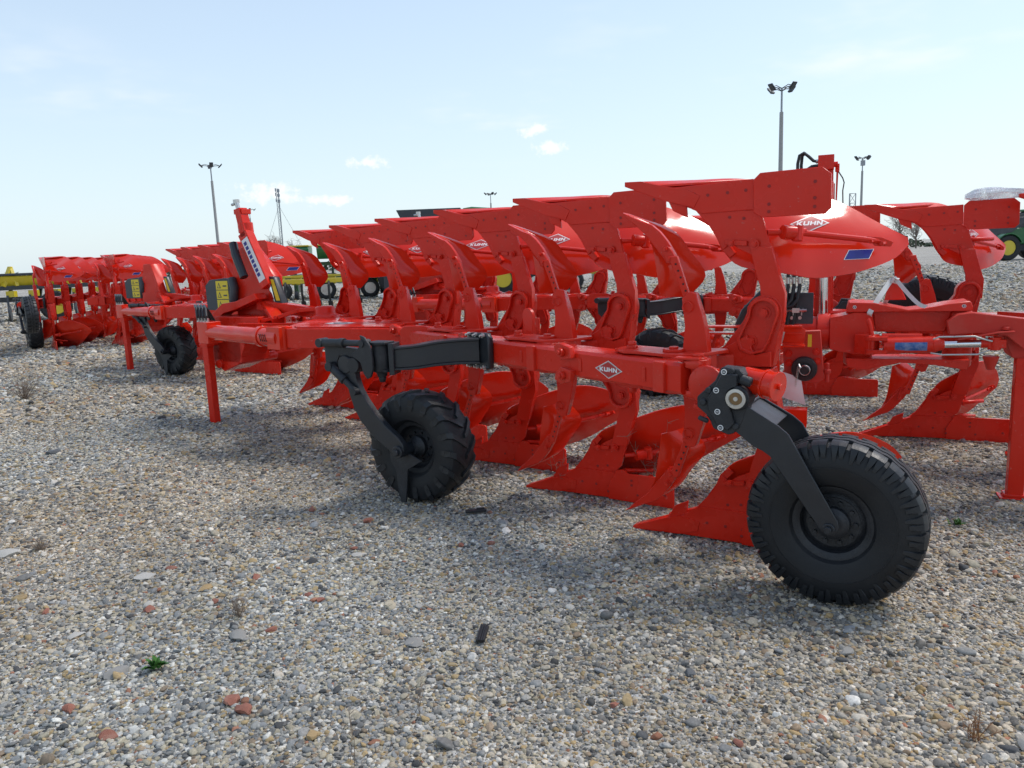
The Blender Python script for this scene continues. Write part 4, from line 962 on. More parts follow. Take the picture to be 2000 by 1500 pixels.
# ------------------------------------------------------------------ the plough at the right: headstock end in view
p3 = thing('reversible_plough', 'red plough at right edge, headstock with chrome ram and white strap', 'plough', (1.85, 4.70, 0), radians(67 - 90), 'reversible ploughs parked in rows')
T3 = Vector((.362, 1.707, 0))
for i in (0, -1): body_pair(p3, 9, True, True, True, T3 + Vector(bd(i * SP, 0, 0)), short=True, drop=.08)
FZ = lambda a, b, w: (a, w, b)
def b3():
    b = MB(); b.prism([(-.29, .905), (-.275, .89), (-.105, .89), (-.09, .905), (-.09, 1.025), (-.105, 1.04), (-.275, 1.04), (-.29, 1.025)], -2.6, .9, lambda a, c, w: tuple(T3 + Vector(bd(w, a, c))))
    b.bar((1.2, .9, 1.0), tuple(T3 + Vector(bd(-1.2, -.2, .99))), .2, .14)
    return b.mesh('main_beam', RED)
link('main_beam', b3(), p3)
def gear():
    b = MB()
    b.prism([(-.170, 1.034), (.055, 1.043), (.083, .741), (.042, .713), (-.117, .727), (-.150, .763)], 0, .05, FZ)
    b.prism([(-.14, 1.0), (.04, 1.0), (.06, .76), (-.12, .76)], .0502, .30, FZ)
    b.cyl((-.033, .30, .86), (-.033, .95, .86), .07, n=20)
    b.prism([(-.11, .735), (.05, .735), (.035, .67), (.02, .715), (-.01, .715), (-.02, .665), (-.035, .715), (-.07, .715), (-.085, .66)], .01, .03, FZ)
    b.cyl((.10, .02, .84), (.10, .02, .72), .012, n=10); b.cyl((.10, .02, .80), (.10, .02, .775), .022, n=10)
    return b.mesh('hitch_plate', REDD, bevel=.004)
gp = link('hitch_plate', gear(), p3)
for (u, z) in ((-.127, .90), (.034, .912), (-.122, .84), (.040, .852)): link('bolt', bolt_mesh(.016, .014), gp, (u, -.001, z))
def hub():
    b = MB(); b.lathe([(.076, -.001), (.076, -.03), (.07, -.04), (.045, -.042), (.042, -.034), (.030, -.034), (.029, -.07), (.024, -.076)], (-.033, 0, .806), (0, 1, 0), 32)
    return b.mesh('hub_cap', HOSE)
link('hub_cap', hub(), gp)
def ring3():
    b = MB(); c = Vector((-.028, -.082, .806)); b.tube([c + Vector((.030 * cos(a), 0, .030 * sin(a))) for a in np.linspace(0, 2 * pi, 21)], .0028, 6)
    b.tube([(-.062, -.062, .84), (-.058, -.08, .83), (-.05, -.084, .82)], .006, 6)
    for k in range(12):
        z = .82 - .010 * k; o = .004 if k % 2 else -.004
        b.tube([(-.066 - .0012 * k + dx, -.070 + dy * (1 if k % 2 else .3), z + dz) for dx, dy, dz in ((-.004, 0, .007), (.004, .0, .007), (.004, 0, -.007), (-.004, 0, -.007), (-.004, 0, .007))], .0015, 5)
    return b.mesh('pin_chain', STEEL)
small(link('pin_chain', ring3(), gp))
def tag3():
    b = MB(); b.surf(lambda a, t: (-.20 + .15 * t + .03 * a, -.03 - .012 * sin(3 * a), .80 - .17 * a - .05 * t), 6, 4, .001); return b.mesh('paper_tag', WHITE)
link('paper_tag', tag3(), p3)
def ylab():
    b = MB(); b.box((-.004, -.052, .985), (.022, .002, .075)); return b.mesh('yellow_label', YEL)
def stand3():
    b = MB()
    b.prism([(-.255, .58), (-.180, .575), (-.180, 1.06), (-.255, 1.06)], -.150, -.138, FZ); b.prism([(-.1799, .575), (-.172, .575), (-.172, 1.06), (-.1799, 1.06)], -.150, -.07, FZ)
    for z0, z1 in ((1.071, 1.083), (1.030, 1.042)): b.prism([(-.70, z0), (-.045, z0), (-.045, z1), (-.70, z1)], -.136, -.06, FZ)
    b.prism([(-.70, 1.0422), (-.69, 1.0422), (-.69, 1.0708), (-.70, 1.0708)], -.136, -.06, FZ)
    b.prism([(-.17, .985), (-.035, .975), (-.025, 1.06), (-.045, 1.07), (-.17, 1.07)], -.128, -.116, FZ); b.prism([(-.17, .955), (-.03, .955), (-.03, .966), (-.17, .966)], -.150, -.05, FZ)
    # open box at the foot
    for (y0, y1, z0, z1) in ((-.15, -.142, .462, .572), (-.058, -.05, .462, .572), (-.1418, -.0582, .564, .572), (-.1418, -.0582, .462, .470)):
        b.prism([(-.176, z0), (-.008, z0), (-.008, z1), (-.176, z1)], y0, y1, FZ)
    return b.mesh('stand_holder', REDG, bevel=.0015)
s3 = link('stand_holder', stand3(), p3)
link('yellow_label', ylab(), s3)
def s3b():
    b = MB()
    for (u, z, r) in ((-.218, 1.045, .018), (-.218, .903, .014), (-.218, .64, .013)): b.cyl((u, -.151, z), (u, -.156, z), r * 1.1, n=14); b.hexa((u, -.156, z), (0, -1, 0), r * .75, .010)
    b.bar((-.165, -.158, .985), (-.150, -.158, 1.05), .018, .018)
    return b.mesh('zinc_bolts', STEEL)
small(link('zinc_bolts', s3b(), s3))
def s3h():
    b = MB()
    for z in (.96, .93, .86, .80, .74, .69, .61): b.lathe([(.008, -.001), (.006, .003)], (-.218, -.1505, z), (0, 1, 0), 10)
    return b.mesh('peg_holes', HOLE)
small(link('peg_holes', s3h(), s3))
def cable3():
    b = MB(); b.tube([(-.50, -.05, 1.01), (-.45, -.06, .985), (-.36, -.06, .975), (-.27, -.06, .985), (-.19, -.06, .99)], .006, 6); return b.mesh('cable', HOSE)
link('cable', cable3(), s3)
def panel():
    b = MB(); b.prism([(-.20, 1.03), (.004, 1.02), (.004, 1.258), (-.185, 1.26)], .25, .27, FZ); return b.mesh('hose_panel', GREY, bevel=.003)
pn = link('hose_panel', panel(), p3)
def pfit():
    b = MB(); b.cyl((-.10, .235, 1.265), (-.10, .235, 1.15), .006, n=8); b.box((-.10, .235, 1.148), (.045, .03, .03)); b.cyl((-.165, .235, 1.148), (-.035, .235, 1.148), .010, n=8)
    for u in (-.15, -.05): b.cyl((u, .235, 1.148), (u - .012, .235, 1.148), .014, n=8)
    for u in (-.125, -.075): b.cyl((u, .249, 1.098), (u, .243, 1.098), .011, n=10); b.cyl((u + .01, .236, 1.14), (u + .01, .236, 1.115), .004, n=6)
    for k in range(3): b.cyl((-.15 + .035 * k, .22, 1.36), (-.15 + .035 * k, .22, 1.32), .013, n=8)
    return b.mesh('shut_off_valve', STEEL)
small(link('shut_off_valve', pfit(), pn))
def phose():
    b = MB()
    for k in range(3):
        u = -.15 + .035 * k; b.tube([(u, .22, 1.40), (u, .22, 1.30), (u - .01, .20, 1.22), (u - .04, .19, 1.18), (u - .08, .19, 1.17), (-.24, .2, 1.18)], .011, 8)
        b.tube([(u + .005, .23, 1.31), (u - .02, .235, 1.15), (u - .04, .235, 1.02)], .009, 8)
    b.tube([(-.20, .1, 1.34), (-.30, .05, 1.27), (-.40, .02, 1.16), (-.44, .0, 1.06), (-.43, -.01, .99), (-.38, 0, .95)], .020, 10)
    b.tube([(-.40, .05, 1.19), (-.33, .08, 1.215), (-.27, .1, 1.21), (-.22, .14, 1.19)], .008, 8)
    return b.mesh('hydraulic_hoses', HOSE)
small(link('hydraulic_hoses', phose(), pn))
def tower3():
    b = MB(); b.prism([(.0, .95), (.11, .95), (.10, 2.03), (.03, 2.03)], .42, .52, FZ); b.box((.055, .42, 2.075), (.095, .09, .09)); b.cyl((.10, .42, 2.06), (.125, .42, 2.06), .018, n=10)
    b.prism([(.03, 1.12), (.12, 1.12), (.11, 1.95), (.05, 1.95)], .5201, .60, FZ)
    b.cyl((.05, .35, 1.40), (.055, .35, 1.95), .05, n=16)
    b.prism([(.116, 1.80), (.124, 1.80), (.130, 2.055), (.116, 2.055)], .50, .51, FZ); b.box((.122, .505, 2.045), (.026, .03, .05))
    return b.mesh('turnover_tower', RED, bevel=.002)
t3o = link('turnover_tower', tower3(), p3)
def rod3():
    b = MB(); b.cyl((.064, .35, 1.05), (.058, .35, 1.42), .027, n=20); return b.mesh('ram_rod', CHROME)
link('ram_rod', rod3(), t3o)
def those():
    b = MB()
    b.tube([(-.115, .40, 1.95), (-.115, .40, 2.08), (-.105, .40, 2.13), (-.08, .40, 2.145), (-.05, .40, 2.12), (-.02, .40, 2.09), (.0, .40, 2.085)], .010, 8); b.tube([(-.09, .44, 1.95), (-.095, .44, 2.07), (-.09, .44, 2.13), (-.07, .42, 2.143)], .010, 8)
    b.tube([(-.09, .40, 1.97), (-.07, .40, 2.03), (-.03, .40, 2.055), (.03, .40, 2.06)], .011, 8); b.tube([(-.085, .43, 1.96), (-.05, .43, 2.02), (.0, .43, 2.035)], .010, 8)
    b.tube([(.130, .51, 2.02), (.155, .51, 1.98), (.165, .51, 1.95), (.158, .51, 1.90), (.162, .51, 1.80)], .004, 6)
    for p0, p1 in (((-.005, .40, 2.085), (.02, .40, 2.085)), ((.02, .40, 2.06), (.08, .40, 2.06)), ((-.01, .43, 2.035), (.05, .43, 2.035))): b.cyl(p0, p1, .013, n=8, m=1)
    return b.mesh('hydraulic_hoses', [HOSE, STEEL])
small(link('hydraulic_hoses', those(), t3o))
def yoke():
    b = MB()
    b.cyl((-.12, .33, 1.0), (.03, .33, 1.0), .10, n=28); b.cyl((.03, .33, 1.0), (.105, .33, 1.0), .118, n=32)
    b.prism([(.105, 1.10), (.20, 1.12), (.24, 1.135), (.352, 1.135), (.352, .985), (.30, .90), (.26, .868), (.105, .90)], .20, .44, FZ)
    b.prism([(.202, 1.157), (.212, 1.197), (.356, 1.192), (.45, 1.170), (.547, 1.148), (.65, 1.160), (.76, 1.182), (.87, 1.197), (.886, 1.165), (.88, 1.1365), (.20, 1.1365)], .19, .45, FZ)
    b.lathe([(.075, 1.138), (.085, 1.0), (.085, .80), (.07, .79)], (.275, .32, 0), (0, 0, 1), 24)
    b.prism([(.353, 1.1345), (.785, 1.1345), (.77, 1.08), (.752, 1.008), (.372, 1.008)], .26, .40, FZ)
    b.lathe([(.07, 1.13), (.08, 1.0), (.08, .80), (.07, .79)], (.83, .32, 0), (0, 0, 1), 24)
    b.prism([(.204, .845), (.214, .789), (.324, .773), (.43, .80), (.52, .822), (.70, .81), (.875, .783), (.887, .845)], .20, .44, FZ)
    b.prism([(.42, 1.198), (.445, 1.335), (.485, 1.335), (.545, 1.198)], .36, .375, FZ)
    return b.mesh('swing_frame', REDC, bevel=.004)
yk = link('swing_frame', yoke(), p3)
def ymarks():
    b = MB()
    for (u, z) in ((.245, 1.168), (.838, 1.168)): b.lathe([(.011, 0), (.011, -.002)], (u, .1895, z), (0, 1, 0), 14, m=0); b.lathe([(.008, -.0022), (.008, -.003)], (u, .1895, z), (0, 1, 0), 12, m=1); b.box((u, .1860, z), (.004, .001, .010), m=0)
    return b.mesh('grease_marks', [WHITE, GREY])
small(link('grease_marks', ymarks(), yk))
def rblock():
    b = MB()
    b.prism([(.745, 1.08), (.80, 1.125), (.867, 1.136), (1.13, 1.10), (1.7, 1.04), (1.7, .92), (1.13, .93), (1.05, 1.0), (.90, 1.015), (.76, 1.005)], .10, .19, FZ)
    b.prism([(1.02, 1.06), (1.7, 1.02), (1.7, .86), (1.10, .86)], .191, .42, FZ)
    b.prism([(.80, .985), (1.0, 1.03), (1.08, 1.035), (1.08, 1.025), (1.0, 1.02), (.80, .978)], .05, .099, FZ)
    b.cyl((.98, .12, .88), (.98, .12, .80), .045, .02, n=16); b.cyl((1.04, .09, 1.036), (1.04, .09, 1.055), .02, n=10)
    b.prism([(1.5, 1.2), (1.62, 1.2), (1.62, .8), (1.5, .8)], .0, .09, FZ)
    return b.mesh('rear_arm', REDD, bevel=.004)
link('rear_arm', rblock(), p3)
def ram3():
    b = MB()
    b.cyl((.41, .10, .938), (.675, .10, .948), .050, n=28); b.cyl((.675, .10, .948), (.735, .10, .950), .050, .030, n=28)
    b.cyl((.40, .13, .992), (.62, .13, .992), .020, n=14); b.box((.42, .12, .97), (.04, .05, .06))
    for z in (.985, .905): b.prism(arc(.355, .10, .05, 90, 270, 10) + [(.43, .05), (.43, .15)], z - .012, z + .012, XY)
    b.cyl((.345, .10, 1.0), (.345, .10, .885), .022, n=14); b.bar((.28, .18, .945), (.36, .10, .945), .09, .12)
    b.tube([(.345, .10, 1.0), (.335, .10, 1.06), (.32, .11, 1.10)], .014, 8)
    return b.mesh('swing_ram', REDC, bevel=.0025)
rm3 = link('swing_ram', ram3(), p3)
def re3():
    b = MB(); b.cyl((.92, .10, .956), (.965, .10, .957), .026, n=14); b.cyl((.99, .10, .92), (.99, .10, .995), .034, n=18); b.box((1.0, .10, .957), (.09, .05, .05)); return b.mesh('ram_eye', REDC, bevel=.0025)
link('ram_eye', re3(), rm3)
def rr3():
    b = MB(); b.cyl((.735, .10, .950), (.925, .10, .956), .0225, n=20); return b.mesh('ram_rod', CHROME)
link('ram_rod', rr3(), rm3)
def rl3():
    b = MB(); N = 8
    vs = [(.47 + (.172) * i, .10 - .0512 * cos(a), .9435 + .003 * i + .0512 * sin(a)) for i in (0, 1) for a in np.linspace(-.62, .42, N)]
    b.add(vs, [(i, i + 1, N + i + 1, N + i) for i in range(N - 1)]); return b.mesh('blue_label', BLUE2, recalc=False)
link('blue_label', rl3(), rm3)
def pipes():
    b = MB()
    b.tube([(.67, .045, .985), (.70, .04, 1.0), (.88, .04, 1.005), (.92, .04, .99), (.97, .05, .975)], .005, 8); b.tube([(.66, .045, .905), (.72, .04, .895), (.90, .04, .90), (.96, .05, .925)], .005, 8)
    return b.mesh('steel_pipes', STEEL)
small(link('steel_pipes', pipes(), rm3))
def post3():
    b = MB(); b.prism([(-.042, -.04), (.042, -.04), (.042, .04), (-.042, .04)], .012, 1.0, lambda a, c, w: (1.165 + a, .24 + c, w)); b.prism([(-.085, -.06), (.085, -.06), (.085, .06), (-.085, .06)], .002, .0118, lambda a, c, w: (1.165 + a, .24 + c, w))
    b.prism([(-.06, -.05), (.06, -.05), (.06, .05), (-.06, .05)], .012, .03, lambda a, c, w: (1.165 + a * 1.0, .24 + c, w)); return b.mesh('parking_stand', RED, bevel=.003)
link('parking_stand', post3(), p3)
def disc3():
    b = MB(); b.lathe([(.23, .0), (.228, .004), (.05, .008), (.05, .03), (.02, .032)], (1.72, .95, 1.33), (.1, -1, 0), 40); b.cyl((1.72, .95, 1.33), (1.71, 1.1, 1.33), .03, n=12); return b.mesh('disc_coulter', mat('worn_steel', (.62, .62, .64), .35, metal=.6, var=.1))
link('disc_coulter', disc3(), p3)
def darm():
    b = MB(); b.tube([(1.70, 1.08, 1.34), (1.60, 1.08, 1.40), (1.48, 1.10, 1.30), (1.40, 1.15, 1.12), (1.36, 1.2, 1.0)], .03, 8); return b.mesh('coulter_arm', RED)
link('coulter_arm', darm(), p3)
def strap():
    b = MB()
    def rib(P, w, tw):
        b.surf(lambda a, t: tuple(catmull(P, a) + np.array(tw) * (t - .5) * w), 20, 2, .002)
    rib([(.330, .188, 1.115), (.335, .183, 1.140), (.39, .25, 1.23), (.45, .35, 1.318), (.478, .352, 1.338)], .032, (.85, 0, -.45))
    rib([(.470, .352, 1.340), (.50, .33, 1.30), (.55, .26, 1.235), (.60, .20, 1.182), (.64, .186, 1.165)], .026, (.6, 0, .7))
    rib([(.475, .37, 1.335), (.46, .40, 1.27), (.435, .40, 1.20), (.42, .42, 1.15)], .028, (1, 0, 0))
    b.tube([(.455, .345, 1.31), (.47, .34, 1.335), (.49, .345, 1.33), (.48, .355, 1.305), (.458, .35, 1.315)], .010, 8)
    return b.mesh('lashing_strap', WEB)
sp3 = thing('lashing_strap', 'white webbing strap knotted over the red swing frame at right', 'strap', (1.85, 4.70, 0), radians(67 - 90), me=strap())

# plastic film bundled on the upper landside at the right edge
def film_mat():
    m = bpy.data.materials.new('plastic_film'); m.use_nodes = True; N, Lk = m.node_tree.nodes, m.node_tree.links; b = N['Principled BSDF']
    b.inputs['Base Color'].default_value = (.82, .84, .88, 1); b.inputs['Roughness'].default_value = .22; b.inputs['Transmission Weight'].default_value = .5; b.inputs['IOR'].default_value = 1.12; b.inputs['Alpha'].default_value = .62
    b.inputs['Specular IOR Level'].default_value = .8; t = N.new('ShaderNodeTexCoord'); n = N.new('ShaderNodeTexNoise'); n.inputs['Scale'].default_value = 5; n.inputs['Detail'].default_value = 2; n.inputs['Distortion'].default_value = 1.5
    Lk.new(t.outputs['Object'], n.inputs['Vector']); bp = N.new('ShaderNodeBump'); bp.inputs['Strength'].default_value = 1; bp.inputs['Distance'].default_value = .015; Lk.new(n.outputs['Fac'], bp.inputs['Height']); Lk.new(bp.outputs[0], b.inputs['Normal'])
    r = N.new('ShaderNodeMapRange'); r.inputs[1].default_value = .35; r.inputs[2].default_value = .65; r.inputs[3].default_value = .30; r.inputs[4].default_value = .85; Lk.new(n.outputs['Fac'], r.inputs[0]); Lk.new(r.outputs[0], b.inputs['Alpha'])
    return m
def film():
    b = MB(); r = random.Random(3); ph = [r.uniform(0, 6) for _ in range(12)]
    def fn(a, t):
        th = t * 2 * pi; R = .066 * (.75 + .35 * sin(a * 5 + ph[0]) * .4 + .14 * sin(3 * th + a * 6 + ph[1]) + .07 * sin(7 * th - a * 9 + ph[2])); R *= min(1, .35 + a * 6) * (1 if a < .93 else 1 - (a - .93) * 6)
        return (1.0 + a * .62, 1.66 + R * .9 * cos(th), 1.832 + .02 * sin(a * 4.5) + R * sin(th) * .75 + .03)
    b.surf(fn, 40, 36, .0015); return b.mesh('plastic_film', film_mat(), ang=60)
pf = thing('plastic_film', 'bundle of clear plastic film lying on top of the plough at right', 'plastic film', (1.85, 4.70, 0), radians(67 - 90), me=film())

# ------------------------------------------------------------------ lamp poles and mast
def lamp_pole(label, x, y, h, rz, n=4, box=False):
    o = thing('lamp_pole', label, 'lamp pole', (x, y, 0), rz, 'yard lamp poles')
    b = MB(); b.cyl((0, 0, 0), (0, 0, h - 1.75), .19, .14, 14); s = link('pole', b.mesh('pole', CONC), o)
    b = MB(); b.cyl((0, 0, h - 1.75), (0, 0, h), .075, .07, 10)
    if box: b.box((.05, 0, h - .7), (.5, .35, .7))
    link('mast_top', b.mesh('mast_top', GALV), o)
    b = MB()
    for k in range(n):
        a = 2 * pi * k / n + .3; c, s_ = cos(a), sin(a)
        b.tube([(0, 0, h - .25), (c * .45, s_ * .45, h - .05), (c * .95, s_ * .95, h - .02)], .035, 6); b.tube([(0, 0, h - .05), (c * .6, s_ * .6, h + .12), (c * .95, s_ * .95, h + .0)], .03, 6)
    link('lamp_arms', b.mesh('lamp_arms', GREY), o)
    for k in range(n):
        a = 2 * pi * k / n + .3; b = MB(); c, s_ = cos(a), sin(a)
        b.bar((c * .85, s_ * .85, h - .22), (c * 1.25, s_ * 1.25, h + .18), .42, .09); b.bar((c * .9, s_ * .9, h - .27), (c * 1.25, s_ * 1.25, h + .08), .34, .05)
        link('floodlight', b.mesh('floodlight', GREY, bevel=.01), o)
    return o
lamp_pole('tall concrete lamp pole with four floodlights, nearest behind the ploughs', 21.0, 60, 13.1, .2)
lamp_pole('lamp pole with a pale box under its floodlights, right of the tallest one', 49.0, 108, 12.8, .0, 4, True)
lamp_pole('distant lamp pole rising above the middle of the plough row', -2.65, 150, 13.3, .1)
lamp_pole('lamp pole at left standing in open sky above the far ploughs', -33.85, 92, 13.2, .15)
lamp_pole('small distant lamp pole just right of the turnover tower', -53.5, 165, 13.2, .1)
def lattice(label, x, y, h, w, name):
    o = thing(name, label, 'mast', (x, y, 0)); b = MB()
    q = [(-w, -w), (w, -w), (0, w)]
    for a, c in q: b.cyl((a, c, 0), (a, c, h), .09, n=5)
    n = int(h / (w * 3))
    for k in range(n):
        z0, z1 = h * k / n, h * (k + 1) / n
        for i in range(3): a, c = q[i], q[(i + 1) % 3]; b.cyl((*a, z0), (*c, z1), .045, n=4); b.cyl((*a, z1), (*c, z1), .045, n=4)
    link('lattice', b.mesh('lattice', GALV), o); return o
lm = lattice('tall slim lattice radio mast far behind at left', -71.6, 250, 25.2, .42, 'radio_mast')
b = MB(); 
for z in (24.6, 23.2, 21.4): b.box((.3, -.4, z), (.7, .5, .9)); b.box((-.6, -.2, z + .3), (.3, .3, 1.0))
link('antenna', b.mesh('antenna', GALV), lm)
b = MB()
for s in (-1, 1):
    for t in (9,): b.cyl((0, 0, 20), (s * 9, 3, 0), .05, n=4)
link('guy_wires', b.mesh('guy_wires', GALV), lm)
lattice('short lattice tower seen just above the plough wing', 61.7, 140, 10.0, .55, 'lattice_tower')

# ------------------------------------------------------------------ machines behind
def wheel_mesh(R, w, rimc, key):
    def fn():
        b = MB(); h = w / 2; ri = R * .58
        b.lathe([(ri, -h * .8), (ri + .05 * R, -h), (R * .9, -h), (R, -h * .7), (R, h * .7), (R * .9, h), (ri + .05 * R, h), (ri, h * .8)], (0, 0, 0), (0, 1, 0), 36, closed=True, m=0)
        for s in (-1, 1):
            for k in range(22):
                a = 2 * pi * (k + .25 * s) / 22; b.bar((R * .93 * sin(a), s * h * .99, R * .93 * cos(a)), (R * .995 * sin(a + .08), 0, R * .995 * cos(a + .08)), R * .07, R * .05, m=0)
        b.lathe([(ri, -h * .75), (ri - .05 * R, -h * .7), (ri - .06 * R, -h * .2), (R * .2, -h * .15), (R * .18, -h * .4), (R * .05, -h * .42)], (0, 0, 0), (0, 1, 0), 28, m=1)
        b.lathe([(ri, h * .75), (ri - .08 * R, h * .3), (R * .1, h * .25)], (0, 0, 0), (0, 1, 0), 28, m=1)
        return b
    return cached(key, lambda: fn().mesh('wheel', [RUB, rimc], ang=40))
def planter(label, x, y, rz, rows, seed):
    o = thing('seed_planter', label, 'planter', (x, y, 0), rz, 'green and yellow planters in the back row'); r = random.Random(seed); L = rows * .75
    b = MB(); b.bar((-L / 2, 0, .75), (L / 2, 0, .75), .18, .18); b.bar((-L / 2, 1.2, .85), (L / 2, 1.2, .85), .15, .15)
    for k in range(5): t = -L / 2 + L * k / 4; b.bar((t, -.2, .75), (t, 1.3, .85), .12, .12); b.bar((t, .6, .8), (t, .6, 2.0), .10, .10)
    b.bar((-L / 2, .6, 1.55), (L / 2, .6, 1.55), .2, .14); b.bar((0, 1.2, .8), (0, 4.0, .6), .2, .2)
    link('frame', b.mesh('frame', GREEN), o)
    for k in range(rows):
        t = -L / 2 + (k + .5) * .75; b = MB()
        b.box((t, -.55, .48), (.18, .7, .34), m=0); b.cyl((t - .08, -.85, .20), (t + .08, -.85, .20), .2, n=14, m=2); b.cyl((t - .02, -.45, .19), (t + .02, -.45, .19), .19, n=14, m=3); b.bar((t, -.25, .6), (t, .05, .72), .10, .08, m=0)
        b.box((t, -.55, .85), (.42, .46, .42), m=1); b.box((t, -.55, 1.08), (.46, .50, .05), m=2); b.cyl((t, -.9, .3), (t, -1.05, .75), .02, n=6, m=3)
        link('row_unit', b.mesh('row_unit', [GREEN, YELP, GREY, STEEL]), o)
    for k in range(5):
        t = -L / 2 + L * (k + .5) / 5; b = MB(); w = L / 5 - (.12, .5, .2, .45, .3)[k]
        b.prism([(-.5, 1.75), (.55, 1.75), (.75, 2.2), (.70, 2.32), (-.65, 2.32), (-.70, 2.2)], t - w / 2, t + w / 2, lambda a, c, q: (q, a + .4, c)); link('hopper', b.mesh('hopper', GREEN, bevel=.02), o)
        b = MB(); b.box((t, .4, 2.36), (w + .04, 1.4, .06)); link('hopper_lid', b.mesh('hopper_lid', YELP if k else GREY, bevel=.01), o)
    b = MB(); b.box((-L * .15, -1.15, 1.02), (L * .5, .35, .10)); b.box((L * .3, -1.1, 1.0), (L * .3, .3, .22)); link('walkway', b.mesh('walkway', YELP, bevel=.01), o)
    for t in (-L * .30, -L * .02, L * .26): link('wheel', wheel_mesh(.42, .32, STEEL, 'plw'), o, (t, -1.45, .42), r.uniform(-.2, .2))
    b = MB()
    for t in (-L * .36, -L * .08): b.box((t, -1.2, .55), (.32, .06, 1.0))
    link('plywood_guard', b.mesh('plywood_guard', BEIGE), o)
    b = MB()
    for k in range(9): t = -L / 2 + L * k / 8; b.tube([(t, .2, 1.75), (t + .1, -.1, 1.4), (t + .05, -.4, 1.08)], .03, 6)
    link('seed_tubes', b.mesh('seed_tubes', HOSE), o)
    return o
planter('green and yellow planter with grey rimmed wheels, left of the plough rows', -8.0, 35.4, .12, 9, 1)
planter('green and yellow planter glimpsed under the middle plough wings', 1.2, 34.6, .05, 8, 2)
# combine harvester: only its roof line clears the plough wings
ch = thing('combine_harvester', 'green combine with dark folding tank cover behind the plough row', 'combine', (-2.6, 34, 0), .0)
b = MB(); b.prism([(-3.2, 1.2), (3.4, 1.2), (3.4, 2.6), (2.6, 3.1), (-2.4, 3.1), (-3.2, 2.5)], -1.3, 1.3, lambda a, c, w: (a, w, c)); link('body', b.mesh('body', GREEN, bevel=.04), ch)
b = MB(); b.prism([(-1.7, 3.1), (.6, 3.1), (.75, 3.62), (-1.95, 3.62)], -1.2, 1.2, lambda a, c, w: (a, w, c)); link('tank_cover', b.mesh('tank_cover', GREY, bevel=.02), ch)
b = MB(); b.prism([(.7, 3.1), (2.6, 3.1), (2.3, 3.55), (1.2, 3.65), (.8, 3.6)], -1.0, 1.0, lambda a, c, w: (a, w, c)); link('engine_hood', b.mesh('engine_hood', GREEN, bevel=.05), ch)
b = MB(); b.prism([(-3.3, 1.3), (-2.9, 1.3), (-2.9, 2.9), (-3.3, 2.9)], -1.0, 1.0, lambda a, c, w: (a - .5, w, c)); link('cab', b.mesh('cab', GREY, bevel=.05), ch)
for t, R in ((-1.9, .95), (2.4, .62)):
    for s in (-1.35, 1.35): link('wheel', wheel_mesh(R, .6, YELP, ('cw', R)), ch, (t, s, R))
b = MB(); b.bar((-3.0, -1.4, 2.0), (1.2, -2.0, 2.6), .28, .28); link('unloading_auger', b.mesh('unloading_auger', GREEN), ch)

# white steel frame parked under the wings
fr_o = thing('tubular_stand', 'small white tubular frame standing in front of the planters', 'frame', (-4.0, 29.5, 0), .25)
b = MB()
for y in (0, .5): b.bar((-.9, y, .25), (1.0, y, .78), .07, .07); b.bar((-.9, y, .25), (.2, y, 0.0), .07, .07); b.bar((.55, y, .66), (.55, y, 0), .07, .07); b.bar((1.0, y, .78), (1.0, y, 1.0), .06, .06)
b.bar((-.9, 0, .25), (-.9, .5, .25), .06, .06); b.bar((.55, 0, .5), (.55, .5, .5), .06, .06)
link('tubes', b.mesh('tubes', WHITE), fr_o)

# tractor at the right edge
tr = thing('tractor', 'green tractor with yellow wheel rims at the right edge', 'tractor', (33.3, 50.2, 0), .05)
b = MB(); b.prism([(-2.4, 1.0), (-2.5, 1.75), (-1.6, 2.0), (0.2, 2.05), (.2, 1.0)], -.45, .45, lambda a, c, w: (a, w, c)); link('hood', b.mesh('hood', GREEN, bevel=.05), tr)
b = MB(); b.prism([(.2, 1.0), (.1, 2.95), (.35, 3.05), (1.9, 3.05), (2.1, 1.0)], -.8, .8, lambda a, c, w: (a, w, c)); link('cab', b.mesh('cab', GREY, bevel=.05), tr)
b = MB(); b.box((1.1, 0, 3.12), (2.0, 1.8, .14)); link('cab_roof', b.mesh('cab_roof', GREEN, bevel=.04), tr)
b = MB(); b.bar((-2.2, 0, .75), (1.8, 0, .8), .5, .4); link('chassis', b.mesh('chassis', GREY), tr)
for s in (-1.0, 1.0):
    link('rear_wheel', wheel_mesh(.85, .55, YELP, 'trw'), tr, (1.3, s, .85)); link('front_wheel', wheel_mesh(.80, .45, YELP, 'tfw'), tr, (-1.75, s, .80))
    b = MB(); P = arc(-1.75, .80, .92, 20, 160, 10); b.prism(P + arc(-1.75, .80, .86, 160, 20, 10), s - .25, s + .25, lambda a, c, w: (a, w, c)); link('fender', b.mesh('fender', GREEN), tr)
b = MB(); b.prism([(-3.9, 1.75), (-3.6, 2.62), (-.4, 2.70), (-.4, 2.55), (-1.0, 2.2), (-1.6, 1.75), (-2.5, 1.65), (-2.65, .95), (-3.5, 1.3)], -1.2, -1.1, lambda a, c, w: (a, w, c)); link('side_panel', b.mesh('side_panel', GREY, bevel=.02), tr)
b = MB(); b.cyl((-.9, -.3, 2.0), (-.9, -.3, 3.3), .14, n=12); b.cyl((-.4, .2, 2.0), (-.4, .2, 3.1), .1, n=10); link('exhaust', b.mesh('exhaust', GREEN), tr)

